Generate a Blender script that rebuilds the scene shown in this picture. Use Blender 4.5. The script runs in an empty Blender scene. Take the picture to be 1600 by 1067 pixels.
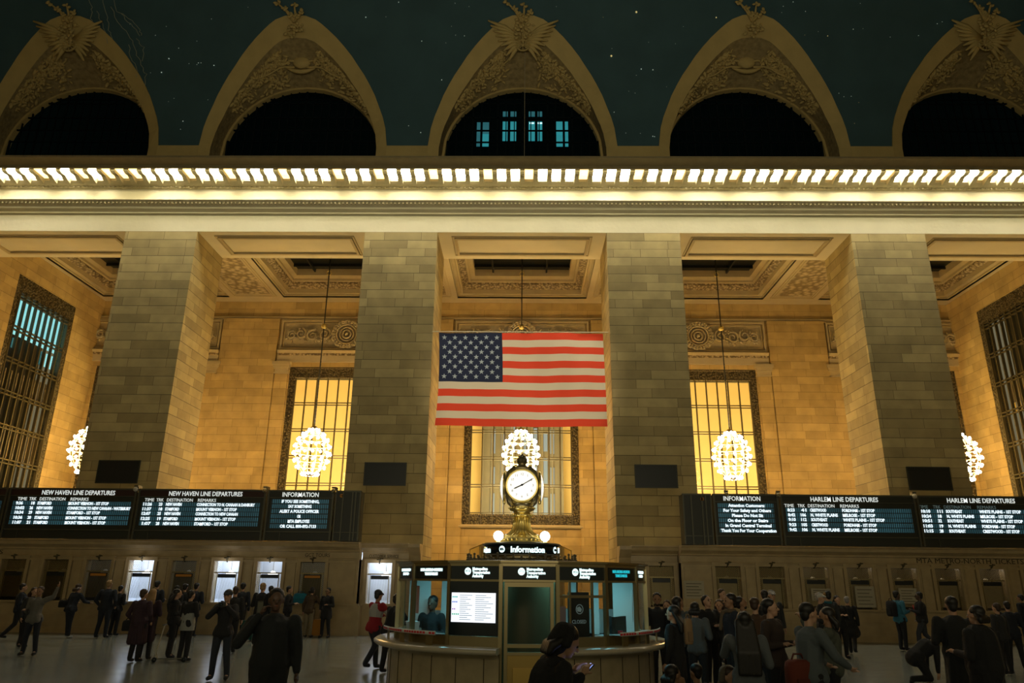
import bpy, math, random
import numpy as np
from mathutils import Vector, Matrix
random.seed(7)
S = bpy.context.scene
COL = S.collection
PI = math.pi
# ------------------------------------------------------------------ camera
cam_d = bpy.data.cameras.new('camera'); cam = bpy.data.objects.new('camera', cam_d); COL.objects.link(cam)
cam_d.sensor_width = 36.0; cam_d.lens = 1134.0 / 1600 * 36
cam_d.clip_end = 400
_X = (0.99986258, 0.01309017, 0.01017188)      # image right in the world
_D = (0.00558272, 0.31187022, -0.95010831)     # image down in the world
_F = (-0.01560939, 0.95003453, 0.31175429)     # viewing direction
cam.matrix_world = Matrix(((_X[0], -_D[0], -_F[0], 0.1), (_X[1], -_D[1], -_F[1], 0.0), (_X[2], -_D[2], -_F[2], 2.05), (0, 0, 0, 1)))
S.camera = cam
# ------------------------------------------------------------------ world, exposure
S.view_settings.view_transform = 'Standard'; S.view_settings.look = 'None'
S.view_settings.exposure = 0.0; S.view_settings.gamma = 1.0; S.view_settings.use_curve_mapping = False
W = bpy.data.worlds.new('world'); S.world = W; W.use_nodes = True
W.node_tree.nodes['Background'].inputs[0].default_value = (0.54, 0.47, 0.27, 1)
W.node_tree.nodes['Background'].inputs[1].default_value = 0.34

def light(name, kind, loc, energy, color, size=1.0, size_y=None, rot=(0, 0, 0)):
    l = bpy.data.lights.new(name, kind); l.energy = energy; l.color = color
    if kind == 'AREA':
        l.size = size
        if size_y: l.shape = 'RECTANGLE'; l.size_y = size_y
    else: l.shadow_soft_size = size
    o = bpy.data.objects.new(name, l); COL.objects.link(o); o.location = loc; o.rotation_euler = rot
    return o
BAY = 11.44
def EC(i, end): return i * BAY if abs(i) < 2 else (end if i > 0 else -end)      # the outermost bays are a little off the grid
for i in range(-2, 3):                                    # the glow of each chandelier
    light('chandelier_light', 'POINT', (EC(i, 23.75), 39.5, 8.4), 1420, (1.0, 0.55, 0.11), 0.75)
for i in range(-2, 3):                                    # lamps of the hall behind the windows
    light('back_hall_light', 'AREA', (i * BAY, 53, 4.5), 3200, (1.0, 0.74, 0.28), 5, rot=(PI, 0, 0))

light('cornice_strip_light', 'AREA', (0, 29.2, 19.95), 560, (1.0, 0.90, 0.54), 52, 0.12, rot=(math.radians(28), 0, 0))   # lamp strip under the cornice edge
up_ = light('vault_fill_light', 'AREA', (0, -1, 5), 640, (1.0, 0.86, 0.58), 14, 2)  # added fill light, no real fixture: lifts the lunettes and vault
up_.rotation_euler = (Vector((0, 31, 29)) - Vector((0, -1, 5))).to_track_quat('-Z', 'Y').to_euler(); up_.data.spread = math.radians(120)
fl_ = light('flag_floodlight', 'SPOT', (0, 3, 9.5), 10500, (1.0, 0.86, 0.64), 0.4); fl_.data.spot_size = math.radians(20); fl_.data.spot_blend = 0.5
fl_.rotation_euler = (Vector((0, 31, 10.5)) - Vector((0, 3, 9.5))).to_track_quat('-Z', 'Y').to_euler()

# ------------------------------------------------------------------ materials
def mat(name, col, rough=0.6, metal=0.0, emit=None, strength=0.0, bump=0.0, bscale=8.0, vary=0.0, vscale=3.0, alpha=None, spec=None):
    m = bpy.data.materials.new(name); m.use_nodes = True; nt = m.node_tree; b = nt.nodes['Principled BSDF']
    b.inputs['Base Color'].default_value = (*col, 1); b.inputs['Roughness'].default_value = rough; b.inputs['Metallic'].default_value = metal
    if spec is not None: b.inputs['Specular IOR Level'].default_value = spec
    if emit: b.inputs['Emission Color'].default_value = (*emit, 1); b.inputs['Emission Strength'].default_value = strength
    tc = None
    if bump or vary:
        tc = nt.nodes.new('ShaderNodeTexCoord')
    if vary:
        n = nt.nodes.new('ShaderNodeTexNoise'); n.inputs['Scale'].default_value = vscale; n.inputs['Detail'].default_value = 4
        nt.links.new(tc.outputs['Object'], n.inputs['Vector'])
        r = nt.nodes.new('ShaderNodeMixRGB'); r.inputs[1].default_value = (*[c * (1 - vary) for c in col], 1); r.inputs[2].default_value = (*[min(1, c * (1 + vary)) for c in col], 1)
        nt.links.new(n.outputs['Fac'], r.inputs[0]); nt.links.new(r.outputs[0], b.inputs['Base Color'])
    if bump:
        n = nt.nodes.new('ShaderNodeTexNoise'); n.inputs['Scale'].default_value = bscale; n.inputs['Detail'].default_value = 3
        nt.links.new(tc.outputs['Object'], n.inputs['Vector'])
        bp = nt.nodes.new('ShaderNodeBump'); bp.inputs['Strength'].default_value = bump; bp.inputs['Distance'].default_value = 0.05
        nt.links.new(n.outputs['Fac'], bp.inputs['Height']); nt.links.new(bp.outputs[0], b.inputs['Normal'])
    return m

def stone(name, a, b_, mortar, bw=1.9, rh=0.56, ms=0.012, wob=0.05):
    """ashlar blocks in alternating tall and low courses"""
    m = bpy.data.materials.new(name); m.use_nodes = True; nt = m.node_tree; N = nt.nodes.new; L = nt.links.new
    p = nt.nodes['Principled BSDF']; p.inputs['Roughness'].default_value = 0.75
    g = N('ShaderNodeNewGeometry'); s = N('ShaderNodeSeparateXYZ'); L(g.outputs['Position'], s.inputs[0])
    def M(op, x, y=None):
        n = N('ShaderNodeMath'); n.operation = op
        for k, v in enumerate((x, y)):
            if v is None: continue
            if isinstance(v, (int, float)): n.inputs[k].default_value = v
            else: L(v, n.inputs[k])
        return n.outputs[0]
    u = M('ADD', s.outputs[0], s.outputs[1])
    z = s.outputs[2]
    zz = M('ADD', z, M('MULTIPLY', M('SINE', M('MULTIPLY', z, PI / rh)), wob))
    c = N('ShaderNodeCombineXYZ'); L(u, c.inputs[0]); L(zz, c.inputs[1])
    br = N('ShaderNodeTexBrick'); L(c.outputs[0], br.inputs['Vector'])
    br.inputs['Scale'].default_value = 1; br.inputs['Brick Width'].default_value = bw; br.inputs['Row Height'].default_value = rh
    br.inputs['Mortar Size'].default_value = ms; br.inputs['Mortar Smooth'].default_value = 0.3; br.offset = 0.37; br.squash = 0.72; br.squash_frequency = 3
    br.inputs['Color1'].default_value = (*a, 1); br.inputs['Color2'].default_value = (*b_, 1); br.inputs['Mortar'].default_value = (*mortar, 1)
    n = N('ShaderNodeTexNoise'); n.inputs['Scale'].default_value = 1.3; n.inputs['Detail'].default_value = 6; L(g.outputs['Position'], n.inputs['Vector'])
    mx = N('ShaderNodeMixRGB'); mx.blend_type = 'MULTIPLY'; mx.inputs[0].default_value = 0.55
    L(br.outputs['Color'], mx.inputs[1]); L(n.outputs['Fac'], mx.inputs[2])
    hs = N('ShaderNodeHueSaturation'); hs.inputs['Value'].default_value = 1.35; L(mx.outputs[0], hs.inputs['Color']); L(hs.outputs[0], p.inputs['Base Color'])
    bp = N('ShaderNodeBump'); bp.inputs['Strength'].default_value = 0.35; bp.inputs['Distance'].default_value = 0.03; bp.invert = True
    L(br.outputs['Fac'], bp.inputs['Height']); L(bp.outputs[0], p.inputs['Normal'])
    return m

def pattern(name, col, dark, scale=3.0, kind='VORONOI', bump=1.0, rough=0.7, metal=0.0):
    """carved or cast ornament: cells in relief"""
    m = bpy.data.materials.new(name); m.use_nodes = True; nt = m.node_tree; N = nt.nodes.new; L = nt.links.new
    p = nt.nodes['Principled BSDF']; p.inputs['Roughness'].default_value = rough; p.inputs['Metallic'].default_value = metal
    g = N('ShaderNodeNewGeometry')
    v = N('ShaderNodeTexVoronoi'); v.inputs['Scale'].default_value = scale; v.feature = 'F1'; L(g.outputs['Position'], v.inputs['Vector'])
    cr = N('ShaderNodeValToRGB'); cr.color_ramp.elements[0].color = (*col, 1); cr.color_ramp.elements[1].color = (*dark, 1)
    cr.color_ramp.elements[0].position = 0.25; cr.color_ramp.elements[1].position = 0.65
    L(v.outputs['Distance'], cr.inputs[0]); L(cr.outputs[0], p.inputs['Base Color'])
    bp = N('ShaderNodeBump'); bp.inputs['Strength'].default_value = bump; bp.inputs['Distance'].default_value = 0.06; bp.invert = True
    L(v.outputs['Distance'], bp.inputs['Height']); L(bp.outputs[0], p.inputs['Normal'])
    return m

def lattice(name, col, scale=12.0, fill=0.5):
    """openwork metal grille: diamond mesh with real holes"""
    m = bpy.data.materials.new(name); m.use_nodes = True; nt = m.node_tree; N = nt.nodes.new; L = nt.links.new
    p = nt.nodes['Principled BSDF']; p.inputs['Base Color'].default_value = (*col, 1); p.inputs['Roughness'].default_value = 0.4; p.inputs['Metallic'].default_value = 0.6
    g = N('ShaderNodeNewGeometry'); s = N('ShaderNodeSeparateXYZ'); L(g.outputs['Position'], s.inputs[0])
    def M(op, x, y=None):
        n = N('ShaderNodeMath'); n.operation = op
        for k, v in enumerate((x, y)):
            if v is None: continue
            if isinstance(v, (int, float)): n.inputs[k].default_value = v
            else: L(v, n.inputs[k])
        return n.outputs[0]
    a = M('ABSOLUTE', M('SINE', M('MULTIPLY', M('ADD', s.outputs[0], s.outputs[2]), scale * PI)))
    b = M('ABSOLUTE', M('SINE', M('MULTIPLY', M('SUBTRACT', s.outputs[0], s.outputs[2]), scale * PI)))
    mn = M('MINIMUM', a, b); hole = M('LESS_THAN', mn, fill)
    L(hole, p.inputs['Alpha'])
    return m

MT = {}
MT['pier'] = stone('pier_stone', (0.46, 0.37, 0.165), (0.30, 0.235, 0.10), (0.13, 0.10, 0.04), bw=1.75, rh=0.42, ms=0.010)
MT['wall'] = stone('wall_stone', (0.52, 0.385, 0.155), (0.40, 0.29, 0.11), (0.17, 0.12, 0.04), bw=1.7, rh=0.5, ms=0.008, wob=0.045)
MT['plain'] = mat('plain_stone', (0.42, 0.36, 0.23), 0.75, bump=0.25, bscale=5, vary=0.12, vscale=1.2)
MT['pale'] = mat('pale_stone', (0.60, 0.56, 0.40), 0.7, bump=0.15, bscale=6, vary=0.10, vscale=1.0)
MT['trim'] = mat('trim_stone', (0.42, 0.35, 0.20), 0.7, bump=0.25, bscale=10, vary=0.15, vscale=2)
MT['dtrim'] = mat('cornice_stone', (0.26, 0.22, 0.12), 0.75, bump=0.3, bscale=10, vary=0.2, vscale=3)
MT['relief'] = mat('carved_stone', (0.42, 0.36, 0.22), 0.75, bump=0.4, bscale=14, vary=0.2, vscale=5)
MT['carved'] = pattern('carved_band', (0.46, 0.38, 0.23), (0.20, 0.16, 0.08), 3.2)
MT['carved_small'] = pattern('carved_fine_band', (0.46, 0.38, 0.23), (0.16, 0.12, 0.06), 6.5)
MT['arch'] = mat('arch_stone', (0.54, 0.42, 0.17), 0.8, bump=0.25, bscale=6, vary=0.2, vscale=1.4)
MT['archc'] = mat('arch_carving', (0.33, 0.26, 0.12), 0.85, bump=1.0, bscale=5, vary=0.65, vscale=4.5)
MT['ceil'] = mat('ceiling_teal', (0.050, 0.112, 0.140), 0.9, bump=0.1, bscale=3, vary=0.25, vscale=0.6)
MT['star'] = mat('star_light', (1, 1, 1), 0.5, emit=(0.75, 1.0, 0.85), strength=0.30)
MT['starg'] = mat('gold_star_light', (1, .8, .4), 0.5, emit=(1, 0.8, 0.3), strength=0.45)
MT['goldline'] = mat('gold_paint', (0.34, 0.38, 0.30), 0.7)
MT['bronze'] = pattern('bronze_ornament', (0.17, 0.14, 0.07), (0.05, 0.04, 0.02), 9.0, rough=0.5, metal=0.4)
MT['bar'] = mat('bronze_bar', (0.09, 0.075, 0.035), 0.5, 0.3)
MT['black'] = mat('panel_black', (0.008, 0.012, 0.014), 0.35)
MT['darkglass'] = mat('dark_glass', (0.006, 0.012, 0.014), 0.15)
MT['brass'] = mat('brass', (0.80, 0.64, 0.22), 0.33, 1.0)
MT['dbrass'] = mat('dark_brass', (0.30, 0.25, 0.13), 0.35, 0.85)
MT['bulb'] = mat('chandelier_bulb', (1, 1, 1), 0.3, emit=(1.0, 0.94, 0.82), strength=16)
MT['globe'] = mat('globe_glass', (1, 1, 1), 0.3, emit=(1.0, 0.97, 0.86), strength=7)
MT['face'] = mat('opal_clock_glass', (0.9, 0.9, 0.85), 0.3, emit=(1.0, 0.97, 0.88), strength=1.0)
MT['hand'] = mat('clock_hand_blue', (0.01, 0.03, 0.08), 0.3)
MT['marble'] = mat('counter_marble', (0.42, 0.32, 0.17), 0.32, bump=0.05, vary=0.3, vscale=2.5)
MT['bmarble'] = mat('booth_marble', (0.42, 0.35, 0.21), 0.4, bump=0.08, bscale=18, vary=0.3, vscale=5)
MT['red'] = mat('flag_red', (0.85, 0.065, 0.018), 0.8)
MT['white'] = mat('flag_white', (0.78, 0.68, 0.50), 0.8)
MT['blue'] = mat('flag_blue', (0.008, 0.016, 0.055), 0.8)
MT['starw'] = mat('flag_star', (0.42, 0.50, 0.55), 0.8)
MT['letter'] = mat('lit_letter', (1, 1, 1), 0.5, emit=(0.78, 0.92, 1.0), strength=1.1)
MT['hletter'] = mat('header_letter', (1, 1, 1), 0.5, emit=(0.80, 0.88, 0.85), strength=0.75)
MT['dimletter'] = mat('dim_letter', (0.3, 0.4, 0.4), 0.5, emit=(0.1, 0.16, 0.17), strength=0.35)
MT['board'] = mat('board_casing', (0.022, 0.026, 0.020), 0.4)
MT['boardrim'] = mat('board_rim', (0.10, 0.10, 0.075), 0.35, 0.4)
MT['maroon'] = mat('maroon_header', (0.035, 0.010, 0.009), 0.5)
MT['glass'] = mat('clear_glass', (0.03, 0.035, 0.03), 0.05)
b = MT['glass'].node_tree.nodes['Principled BSDF']; b.inputs['Alpha'].default_value = 0.12
MT['screenw'] = mat('white_screen', (1, 1, 1), 0.3, emit=(0.86, 0.90, 1.0), strength=0.95)
MT['dialtext'] = mat('screen_text', (0.3, 0.4, 0.5), 0.6, emit=(0.35, 0.5, 0.62), strength=0.5)
MT['tealscreen'] = mat('cyan_lit_letter', (1, 1, 1), 0.5, emit=(0.70, 1.0, 1.0), strength=1.5)
MT['cyanletter'] = mat('cyan_letter', (0, 0.5, 0.6), 0.5, emit=(0.02, 0.42, 0.5), strength=0.9)
MT['lampW'] = mat('pendant_glass', (1, 1, 1), 0.4, emit=(1, 0.97, 0.9), strength=4)
MT['tan'] = mat('engraved_letter', (0.045, 0.033, 0.016), 0.7)
MT['paper'] = mat('paper', (0.42, 0.38, 0.28), 0.8)
MT['booth_white'] = mat('kiosk_white_wall', (0.6, 0.62, 0.6), 0.7)
MT['orange'] = mat('orange_panel', (0.55, 0.22, 0.02), 0.6)

# floor: honed marble with faint joints
def floor_mat():
    m = bpy.data.materials.new('floor_marble'); m.use_nodes = True; nt = m.node_tree; N = nt.nodes.new; L = nt.links.new
    p = nt.nodes['Principled BSDF']; g = N('ShaderNodeNewGeometry'); p.inputs['Specular IOR Level'].default_value = 0.9
    br = N('ShaderNodeTexBrick'); L(g.outputs['Position'], br.inputs['Vector']); br.inputs['Scale'].default_value = 1
    br.inputs['Brick Width'].default_value = 1.8; br.inputs['Row Height'].default_value = 0.9; br.inputs['Mortar Size'].default_value = 0.008
    br.inputs['Color1'].default_value = (0.27, 0.29, 0.25, 1); br.inputs['Color2'].default_value = (0.22, 0.24, 0.205, 1); br.inputs['Mortar'].default_value = (0.12, 0.11, 0.08, 1)
    n = N('ShaderNodeTexNoise'); n.inputs['Scale'].default_value = 1.5; n.inputs['Detail'].default_value = 6; L(g.outputs['Position'], n.inputs['Vector'])
    mx = N('ShaderNodeMixRGB'); mx.blend_type = 'MULTIPLY'; mx.inputs[0].default_value = 0.5; L(br.outputs[0], mx.inputs[1]); L(n.outputs['Fac'], mx.inputs[2]); L(mx.outputs[0], p.inputs['Base Color'])
    r = N('ShaderNodeMapRange'); r.inputs[3].default_value = 0.14; r.inputs[4].default_value = 0.30; L(n.outputs['Fac'], r.inputs[0]); L(r.outputs[0], p.inputs['Roughness'])
    return m
MT['floor'] = floor_mat()

# ------------------------------------------------------------------ mesh helpers
class MB:
    def __init__(s): s.v = []; s.f = []; s.m = []; s.sm = []; s.mats = []; s.cur = 0; s.smooth = False
    def mat(s, m):
        if m not in s.mats: s.mats.append(m)
        s.cur = s.mats.index(m); return s
    def add(s, vs, fs):
        o = len(s.v); s.v += [tuple(p) for p in vs]
        for f in fs: s.f.append([o + i for i in f]); s.m.append(s.cur); s.sm.append(s.smooth)
    def box(s, x0, x1, y0, y1, z0, z1):
        s.add([(x0, y0, z0), (x1, y0, z0), (x1, y1, z0), (x0, y1, z0), (x0, y0, z1), (x1, y0, z1), (x1, y1, z1), (x0, y1, z1)],
              [(0, 3, 2, 1), (4, 5, 6, 7), (0, 1, 5, 4), (1, 2, 6, 5), (2, 3, 7, 6), (3, 0, 4, 7)]); return s
    def cbox(s, c, d, rz=0, rx=0):
        R = Matrix.Rotation(rz, 3, 'Z') @ Matrix.Rotation(rx, 3, 'X')
        vs = [Vector(c) + R @ Vector((sx * d[0] / 2, sy * d[1] / 2, sz * d[2] / 2)) for sz in (-1, 1) for sx, sy in ((-1, -1), (1, -1), (1, 1), (-1, 1))]
        s.add(vs, [(0, 3, 2, 1), (4, 5, 6, 7), (0, 1, 5, 4), (1, 2, 6, 5), (2, 3, 7, 6), (3, 0, 4, 7)]); return s
    def quad(s, a, b, c, d): s.add([a, b, c, d], [(0, 1, 2, 3)]); return s
    def sweepx(s, prof, x0, x1, close=True):
        n = len(prof)
        vs = [(x0, y, z) for y, z in prof] + [(x1, y, z) for y, z in prof]
        fs = [(i, (i + 1) % n, n + (i + 1) % n, n + i) for i in range(n if close else n - 1)]
        if close: fs += [tuple(range(n))[::-1], tuple(range(n, 2 * n))]
        s.add(vs, fs); return s
    def tube(s, pts, r, n=6, caps=True):
        pts = [Vector(p) for p in pts]; k = len(pts)
        if not hasattr(r, '__len__'): r = [r] * k
        vs = []; up = Vector((0, 0, 1)); prev = None
        for i, p in enumerate(pts):
            t = (pts[min(i + 1, k - 1)] - pts[max(i - 1, 0)])
            if t.length < 1e-9: t = Vector((0, 0, 1))
            t.normalize()
            if prev is None:
                a = t.cross(up if abs(t.z) < 0.95 else Vector((1, 0, 0))).normalized()
            else:
                a = prev - t * prev.dot(t)
                a = a.normalized() if a.length > 1e-6 else t.orthogonal().normalized()
            prev = a; b = t.cross(a)
            for j in range(n):
                an = 2 * PI * j / n; vs.append(p + (a * math.cos(an) + b * math.sin(an)) * r[i])
        fs = [(i * n + j, i * n + (j + 1) % n, (i + 1) * n + (j + 1) % n, (i + 1) * n + j) for i in range(k - 1) for j in range(n)]
        if caps: fs += [tuple(range(n))[::-1], tuple(range((k - 1) * n, k * n))]
        s.add(vs, fs); return s
    def lathe(s, prof, c=(0, 0, 0), n=24, a0=0, a1=2 * PI):
        full = abs(a1 - a0 - 2 * PI) < 1e-6; m = n if full else n + 1; k = len(prof)
        vs = [(c[0] + r * math.sin(a0 + (a1 - a0) * j / n), c[1] - r * math.cos(a0 + (a1 - a0) * j / n), c[2] + z) for r, z in prof for j in range(m)]
        fs = []
        for i in range(k - 1):
            for j in range(n):
                q = (j + 1) % m
                fs.append((i * m + j, i * m + q, (i + 1) * m + q, (i + 1) * m + j))
        s.add(vs, fs); return s
    def ball(s, c, r, n=10, sc=(1, 1, 1), R=None):
        vs = []; k = max(4, n // 2 + 1)
        for i in range(k + 1):
            a = PI * i / k
            for j in range(n):
                b = 2 * PI * j / n; p = Vector((math.sin(a) * math.cos(b) * r * sc[0], math.sin(a) * math.sin(b) * r * sc[1], math.cos(a) * r * sc[2]))
                if R: p = R @ p
                vs.append(Vector(c) + p)
        s.add(vs, [(i * n + j, (i + 1) * n + j, (i + 1) * n + (j + 1) % n, i * n + (j + 1) % n) for i in range(k) for j in range(n)]); return s
    def build(s, name, m=None, parent=None, loc=None):
        me = bpy.data.meshes.new(name); me.from_pydata(s.v, [], s.f)
        ms = s.mats if s.mats else [m]
        for x in ms: me.materials.append(x)
        if s.mats: me.polygons.foreach_set('material_index', s.m)
        if any(s.sm): me.polygons.foreach_set('use_smooth', s.sm)
        me.update(); o = bpy.data.objects.new(name, me); COL.objects.link(o)
        if parent: o.parent = parent
        if loc: o.location = loc
        return o
def SB():
    m = MB(); m.smooth = True; return m
def tag(o, label=None, cat=None, group=None, kind=None):
    if label: o['label'] = label
    if cat: o['category'] = cat
    if group: o['group'] = group
    if kind: o['kind'] = kind
    return o
def thing(name, label, cat, loc=(0, 0, 0), rz=0, group=None, kind=None):
    o = bpy.data.objects.new(name, None); COL.objects.link(o); o.location = loc; o.rotation_euler = (0, 0, rz); o.empty_display_size = 0.1
    return tag(o, label, cat, group, kind)
def struct(name, mb, m=None, label=None, cat=None, parent=None):
    o = mb.build(name, m, parent)
    if parent is None: tag(o, label, cat, kind='structure')
    return o
def dup(root, loc, label=None, rz=None, group=None):
    r = root.copy(); COL.objects.link(r); r.location = loc
    if rz is not None: r.rotation_euler = (0, 0, rz)
    if label: r['label'] = label
    if group: r['group'] = group
    for ch in list(root.children):
        c = ch.copy(); COL.objects.link(c); c.parent = r
        for g in ch.children:
            d = g.copy(); COL.objects.link(d); d.parent = c
    return r
def text(name, body, size, m, parent, loc, width=None, align='LEFT', rot=(PI / 2, 0, 0), ext=0.004, bold=0.0, ysc=1.0):
    cu = bpy.data.curves.new(name, 'FONT'); cu.body = body; cu.size = size; cu.align_x = align; cu.extrude = ext; cu.offset = bold; cu.resolution_u = 2
    cu.fill_mode = 'BOTH'
    t = bpy.data.objects.new(name, cu); me = bpy.data.meshes.new_from_object(t); bpy.data.objects.remove(t)
    if len(me.vertices) and width:
        xs = [v.co.x for v in me.vertices]; w = max(xs) - min(xs); k = width / w
        for v in me.vertices: v.co.x *= k
    if ysc != 1:
        for v in me.vertices: v.co.y *= ysc
    me.materials.clear(); me.materials.append(m)
    o = bpy.data.objects.new(name, me); COL.objects.link(o); o.parent = parent; o.location = loc; o.rotation_euler = rot
    return o
def shift(mb, d):
    mb.v = [(p[0] - d[0], p[1] - d[1], p[2] - d[2]) for p in mb.v]; return mb
# ================================================================== STRUCTURE
HW = 27.9                                                   # half length of the concourse
struct('floor', MB().box(-HW - .5, HW + .5, -8, 62, -0.2, 0), MT['floor'], 'polished grey marble concourse floor', 'floor')
# ---- entablature over the piers
def arch_profile():
    return [(31, 17.65), (31, 18.53), (30.9, 18.57), (30.9, 18.62), (30.75, 18.74), (30.75, 18.86), (30.45, 19.05), (30.45, 19.09), (30.9, 19.1),
            (34, 19.1), (34, 17.65)]
struct('trim_1', MB().sweepx(arch_profile(), -HW, HW), MT['pale'], 'pale stone architrave with stepped mouldings across the pier tops', 'architrave')
fr = MB().sweepx([(30.9, 19.1), (30.9, 19.87), (34, 19.87), (34, 19.1)], -HW, HW)
struct('trim_2', fr, MT['pale'], 'brightly lit plain frieze above the stepped architrave', 'frieze')
cor = MB()
cor.sweepx([(30.9, 19.86), (30.75, 19.87), (30.72, 19.91), (30.5, 19.92), (30.32, 19.98), (30.32, 20.12), (29.3, 20.12), (29.3, 20.02), (29.24, 20.02), (29.24, 20.17), (29.12, 20.20), (29.0, 20.24), (28.9, 20.30), (28.82, 20.31), (28.8, 20.40), (31.3, 20.45), (34, 20.45), (34, 19.86)], -HW, HW)
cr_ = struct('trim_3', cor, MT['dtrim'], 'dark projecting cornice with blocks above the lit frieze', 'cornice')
# egg shaped drops under the bed moulding and a beaded row under the ledge
dr = MB()
x = -27
while x < 27:
    dr.ball((x, 30.72, 19.87), 0.07, 6, (1, .8, .9)); x += 0.215
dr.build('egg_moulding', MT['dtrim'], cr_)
bd = MB(); x = -26
while x < 26:
    bd.box(x, x + .08, 30.54, 30.62, 18.90, 18.98); x += .19
bd.build('bead_moulding', MT['dtrim'], bpy.data.objects['trim_1'])
CELL = 0.638; NC = 86
blk = MB().sweepx([(29.42, 20.12), (29.42, 19.99), (29.6, 19.94), (29.85, 19.97), (30.05, 19.88), (30.32, 19.80), (30.34, 20.12)], -0.105, 0.105)
b0 = None
cellw = mat('cornice_lamp_glass', (1, 1, 1), 0.5, emit=(1.0, 0.92, 0.76), strength=27)
cellg = mat('amber_cornice_lamp_glass', (1, 1, 1), 0.5, emit=(1.0, 0.66, 0.26), strength=2.4)
def lamp_bm():
    m = MB(); m.box(-0.20, 0.20, 29.46, 30.26, 20.07, 20.11); m.cur = 0
    m.box(-0.12, 0.12, 29.6, 29.95, 20.03, 20.07); m.box(-0.05, 0.05, 29.72, 29.82, 19.98, 20.03)
    return m
l0 = {}
for k in range(NC):
    x = (k - NC / 2 + 0.5) * CELL
    if b0 is None: b0 = blk.build('bracket', MT['dtrim'], cr_, (x - CELL / 2, 0, 0))
    else:
        o = b0.copy(); COL.objects.link(o); o.location.x = x - CELL / 2
    amb = (k * 7919 % 11) in (1, 4, 8) or k in (12, 13, 14)
    if amb not in l0:
        o = shift(lamp_bm(), (0, 29.8, 20.07)).build('cornice_lamp', cellg if amb else cellw); l0[amb] = o
    else:
        o = l0[amb].copy(); COL.objects.link(o)
    o.location = (x, 29.8, 20.07)
    tag(o, 'square amber tinted lamp recessed between two brackets of the lit cornice' if amb else 'square white lamp recessed between two brackets of the lit cornice', 'lamp', 'amber cornice lamps' if amb else 'white cornice lamps')
# fringe seen against the lamps
# ---- vault
A_, B_, YC, Z0 = 18.3, 16.0, 12.9, 22.0
OUT = [(4.70, 31.2, 20.45), (4.70, 31.19, 22.44), (4.575, 31.12, 23.46), (4.42, 31.05, 24.05), (4.21, 30.96, 24.61), (3.99, 30.84, 25.18), (3.715, 30.70, 25.71), (3.44, 30.57, 26.19), (3.13, 30.42, 26.62), (2.80, 30.25, 27.09), (2.42, 30.07, 27.53),
       (2.03, 29.90, 27.93), (1.615, 29.73, 28.28), (1.30, 29.61, 28.52), (1.01, 29.52, 28.70), (0.53, 29.44, 28.86), (0.0, 29.42, 28.90)]
def bnd(o):
    c = min(1, o[0] / 4.7); k = math.sqrt(max(0, 1 - c * c)) if o[2] > 22.5 else 0
    return (o[0] * .885, o[1] + .06 + .42 * k, o[2] - .95 * k)
def win(o):
    if o[2] < 22.5: return (4.15, 32.3, o[2])
    c = min(1, o[0] / 4.7); th = math.acos(c)
    return (4.15 * math.cos(th), 32.3, 22.6 + 4.2 * math.sin(th))
def phi(o): return math.atan2((o[2] - Z0) / B_, (o[1] - YC) / A_)
cols = []
xo = sorted(set([o[0] for o in OUT]))
for i in range(-2, 3):
    c = i * BAY
    for o in OUT[1:][::-1] + []:
        cols.append((c - o[0], max(0.0, phi(o)))); cols.append((c + o[0], max(0.0, phi(o))))
    cols.append((c + 4.701, .03)); cols.append((c - 4.701, .03))
    for d in (5.1, 5.5): cols.append((c + d, .03)); cols.append((c - d, .03))
cols = [c for c in cols if -HW <= c[0] <= HW] + [(-HW, .03), (HW, .03)]
cols = sorted(set((round(a, 4), round(b, 4)) for a, b in cols))
NS = 40; vs = []; fs = []
for xx, p0 in cols:
    for j in range(NS + 1):
        t = j / NS; a = p0 + (PI - .03 - p0) * (t ** 1.5)
        vs.append((xx, YC + A_ * math.cos(a), Z0 + B_ * math.sin(a)))
for i in range(len(cols) - 1):
    for j in range(NS):
        q = i * (NS + 1) + j; fs.append((q, q + 1, q + NS + 2, q + NS + 1))
m = SB(); m.add(vs, fs); struct('ceiling', m, MT['ceil'], 'dark teal vaulted ceiling painted with stars and thin gold figures', 'ceiling')
# pale course between the lunettes, and the attic wall behind
pc = MB()
for i in range(-3, 3):
    c = (i + .5) * BAY; pc.box(max(-HW, c - 1.03), min(HW, c + 1.03), 31.12, 32.6, 20.45, 22.46)
struct('trim_4', pc, MT['arch'], 'plain stone course between the arches above the cornice', 'stone course')
struct('wall_attic', MB().box(-40, 40, 36.0, 36.2, 19.5, 34), mat('night_wall', (.004, .011, .015), 1.0, spec=0.0), 'dark outer wall seen through the arched windows', 'wall')
# ---- lunettes
LB = (0, 31, 20.45)
def mirror(pts): return [(-p[0], p[1], p[2]) for p in pts] + [p for p in pts[::-1][1:]]
O_ = mirror(OUT); Bd = mirror([bnd(o) for o in OUT]); Wn = mirror([win(o) for o in OUT])
def strip(mb, A, B):
    n = len(A); mb.add(list(A) + list(B), [(i, i + 1, n + i + 1, n + i) for i in range(n - 1)]); return mb
def surf(u, s):
    """point on the carved soffit, u -1..1 from left foot to right foot, s 0 front .. 1 window"""
    t = (u + 1) / 2 * (len(Bd) - 1); i = min(int(t), len(Bd) - 2); f = t - i
    b = Vector(Bd[i]).lerp(Vector(Bd[i + 1]), f); w = Vector(Wn[i]).lerp(Vector(Wn[i + 1]), f)
    return b.lerp(w, s) + Vector((0, -.05, -.06))
def lump(mb, p, r, elong=(1, 1, 1), rot=0):
    mb.ball(p, r, 6, elong, Matrix.Rotation(rot, 3, 'Y'))
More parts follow.
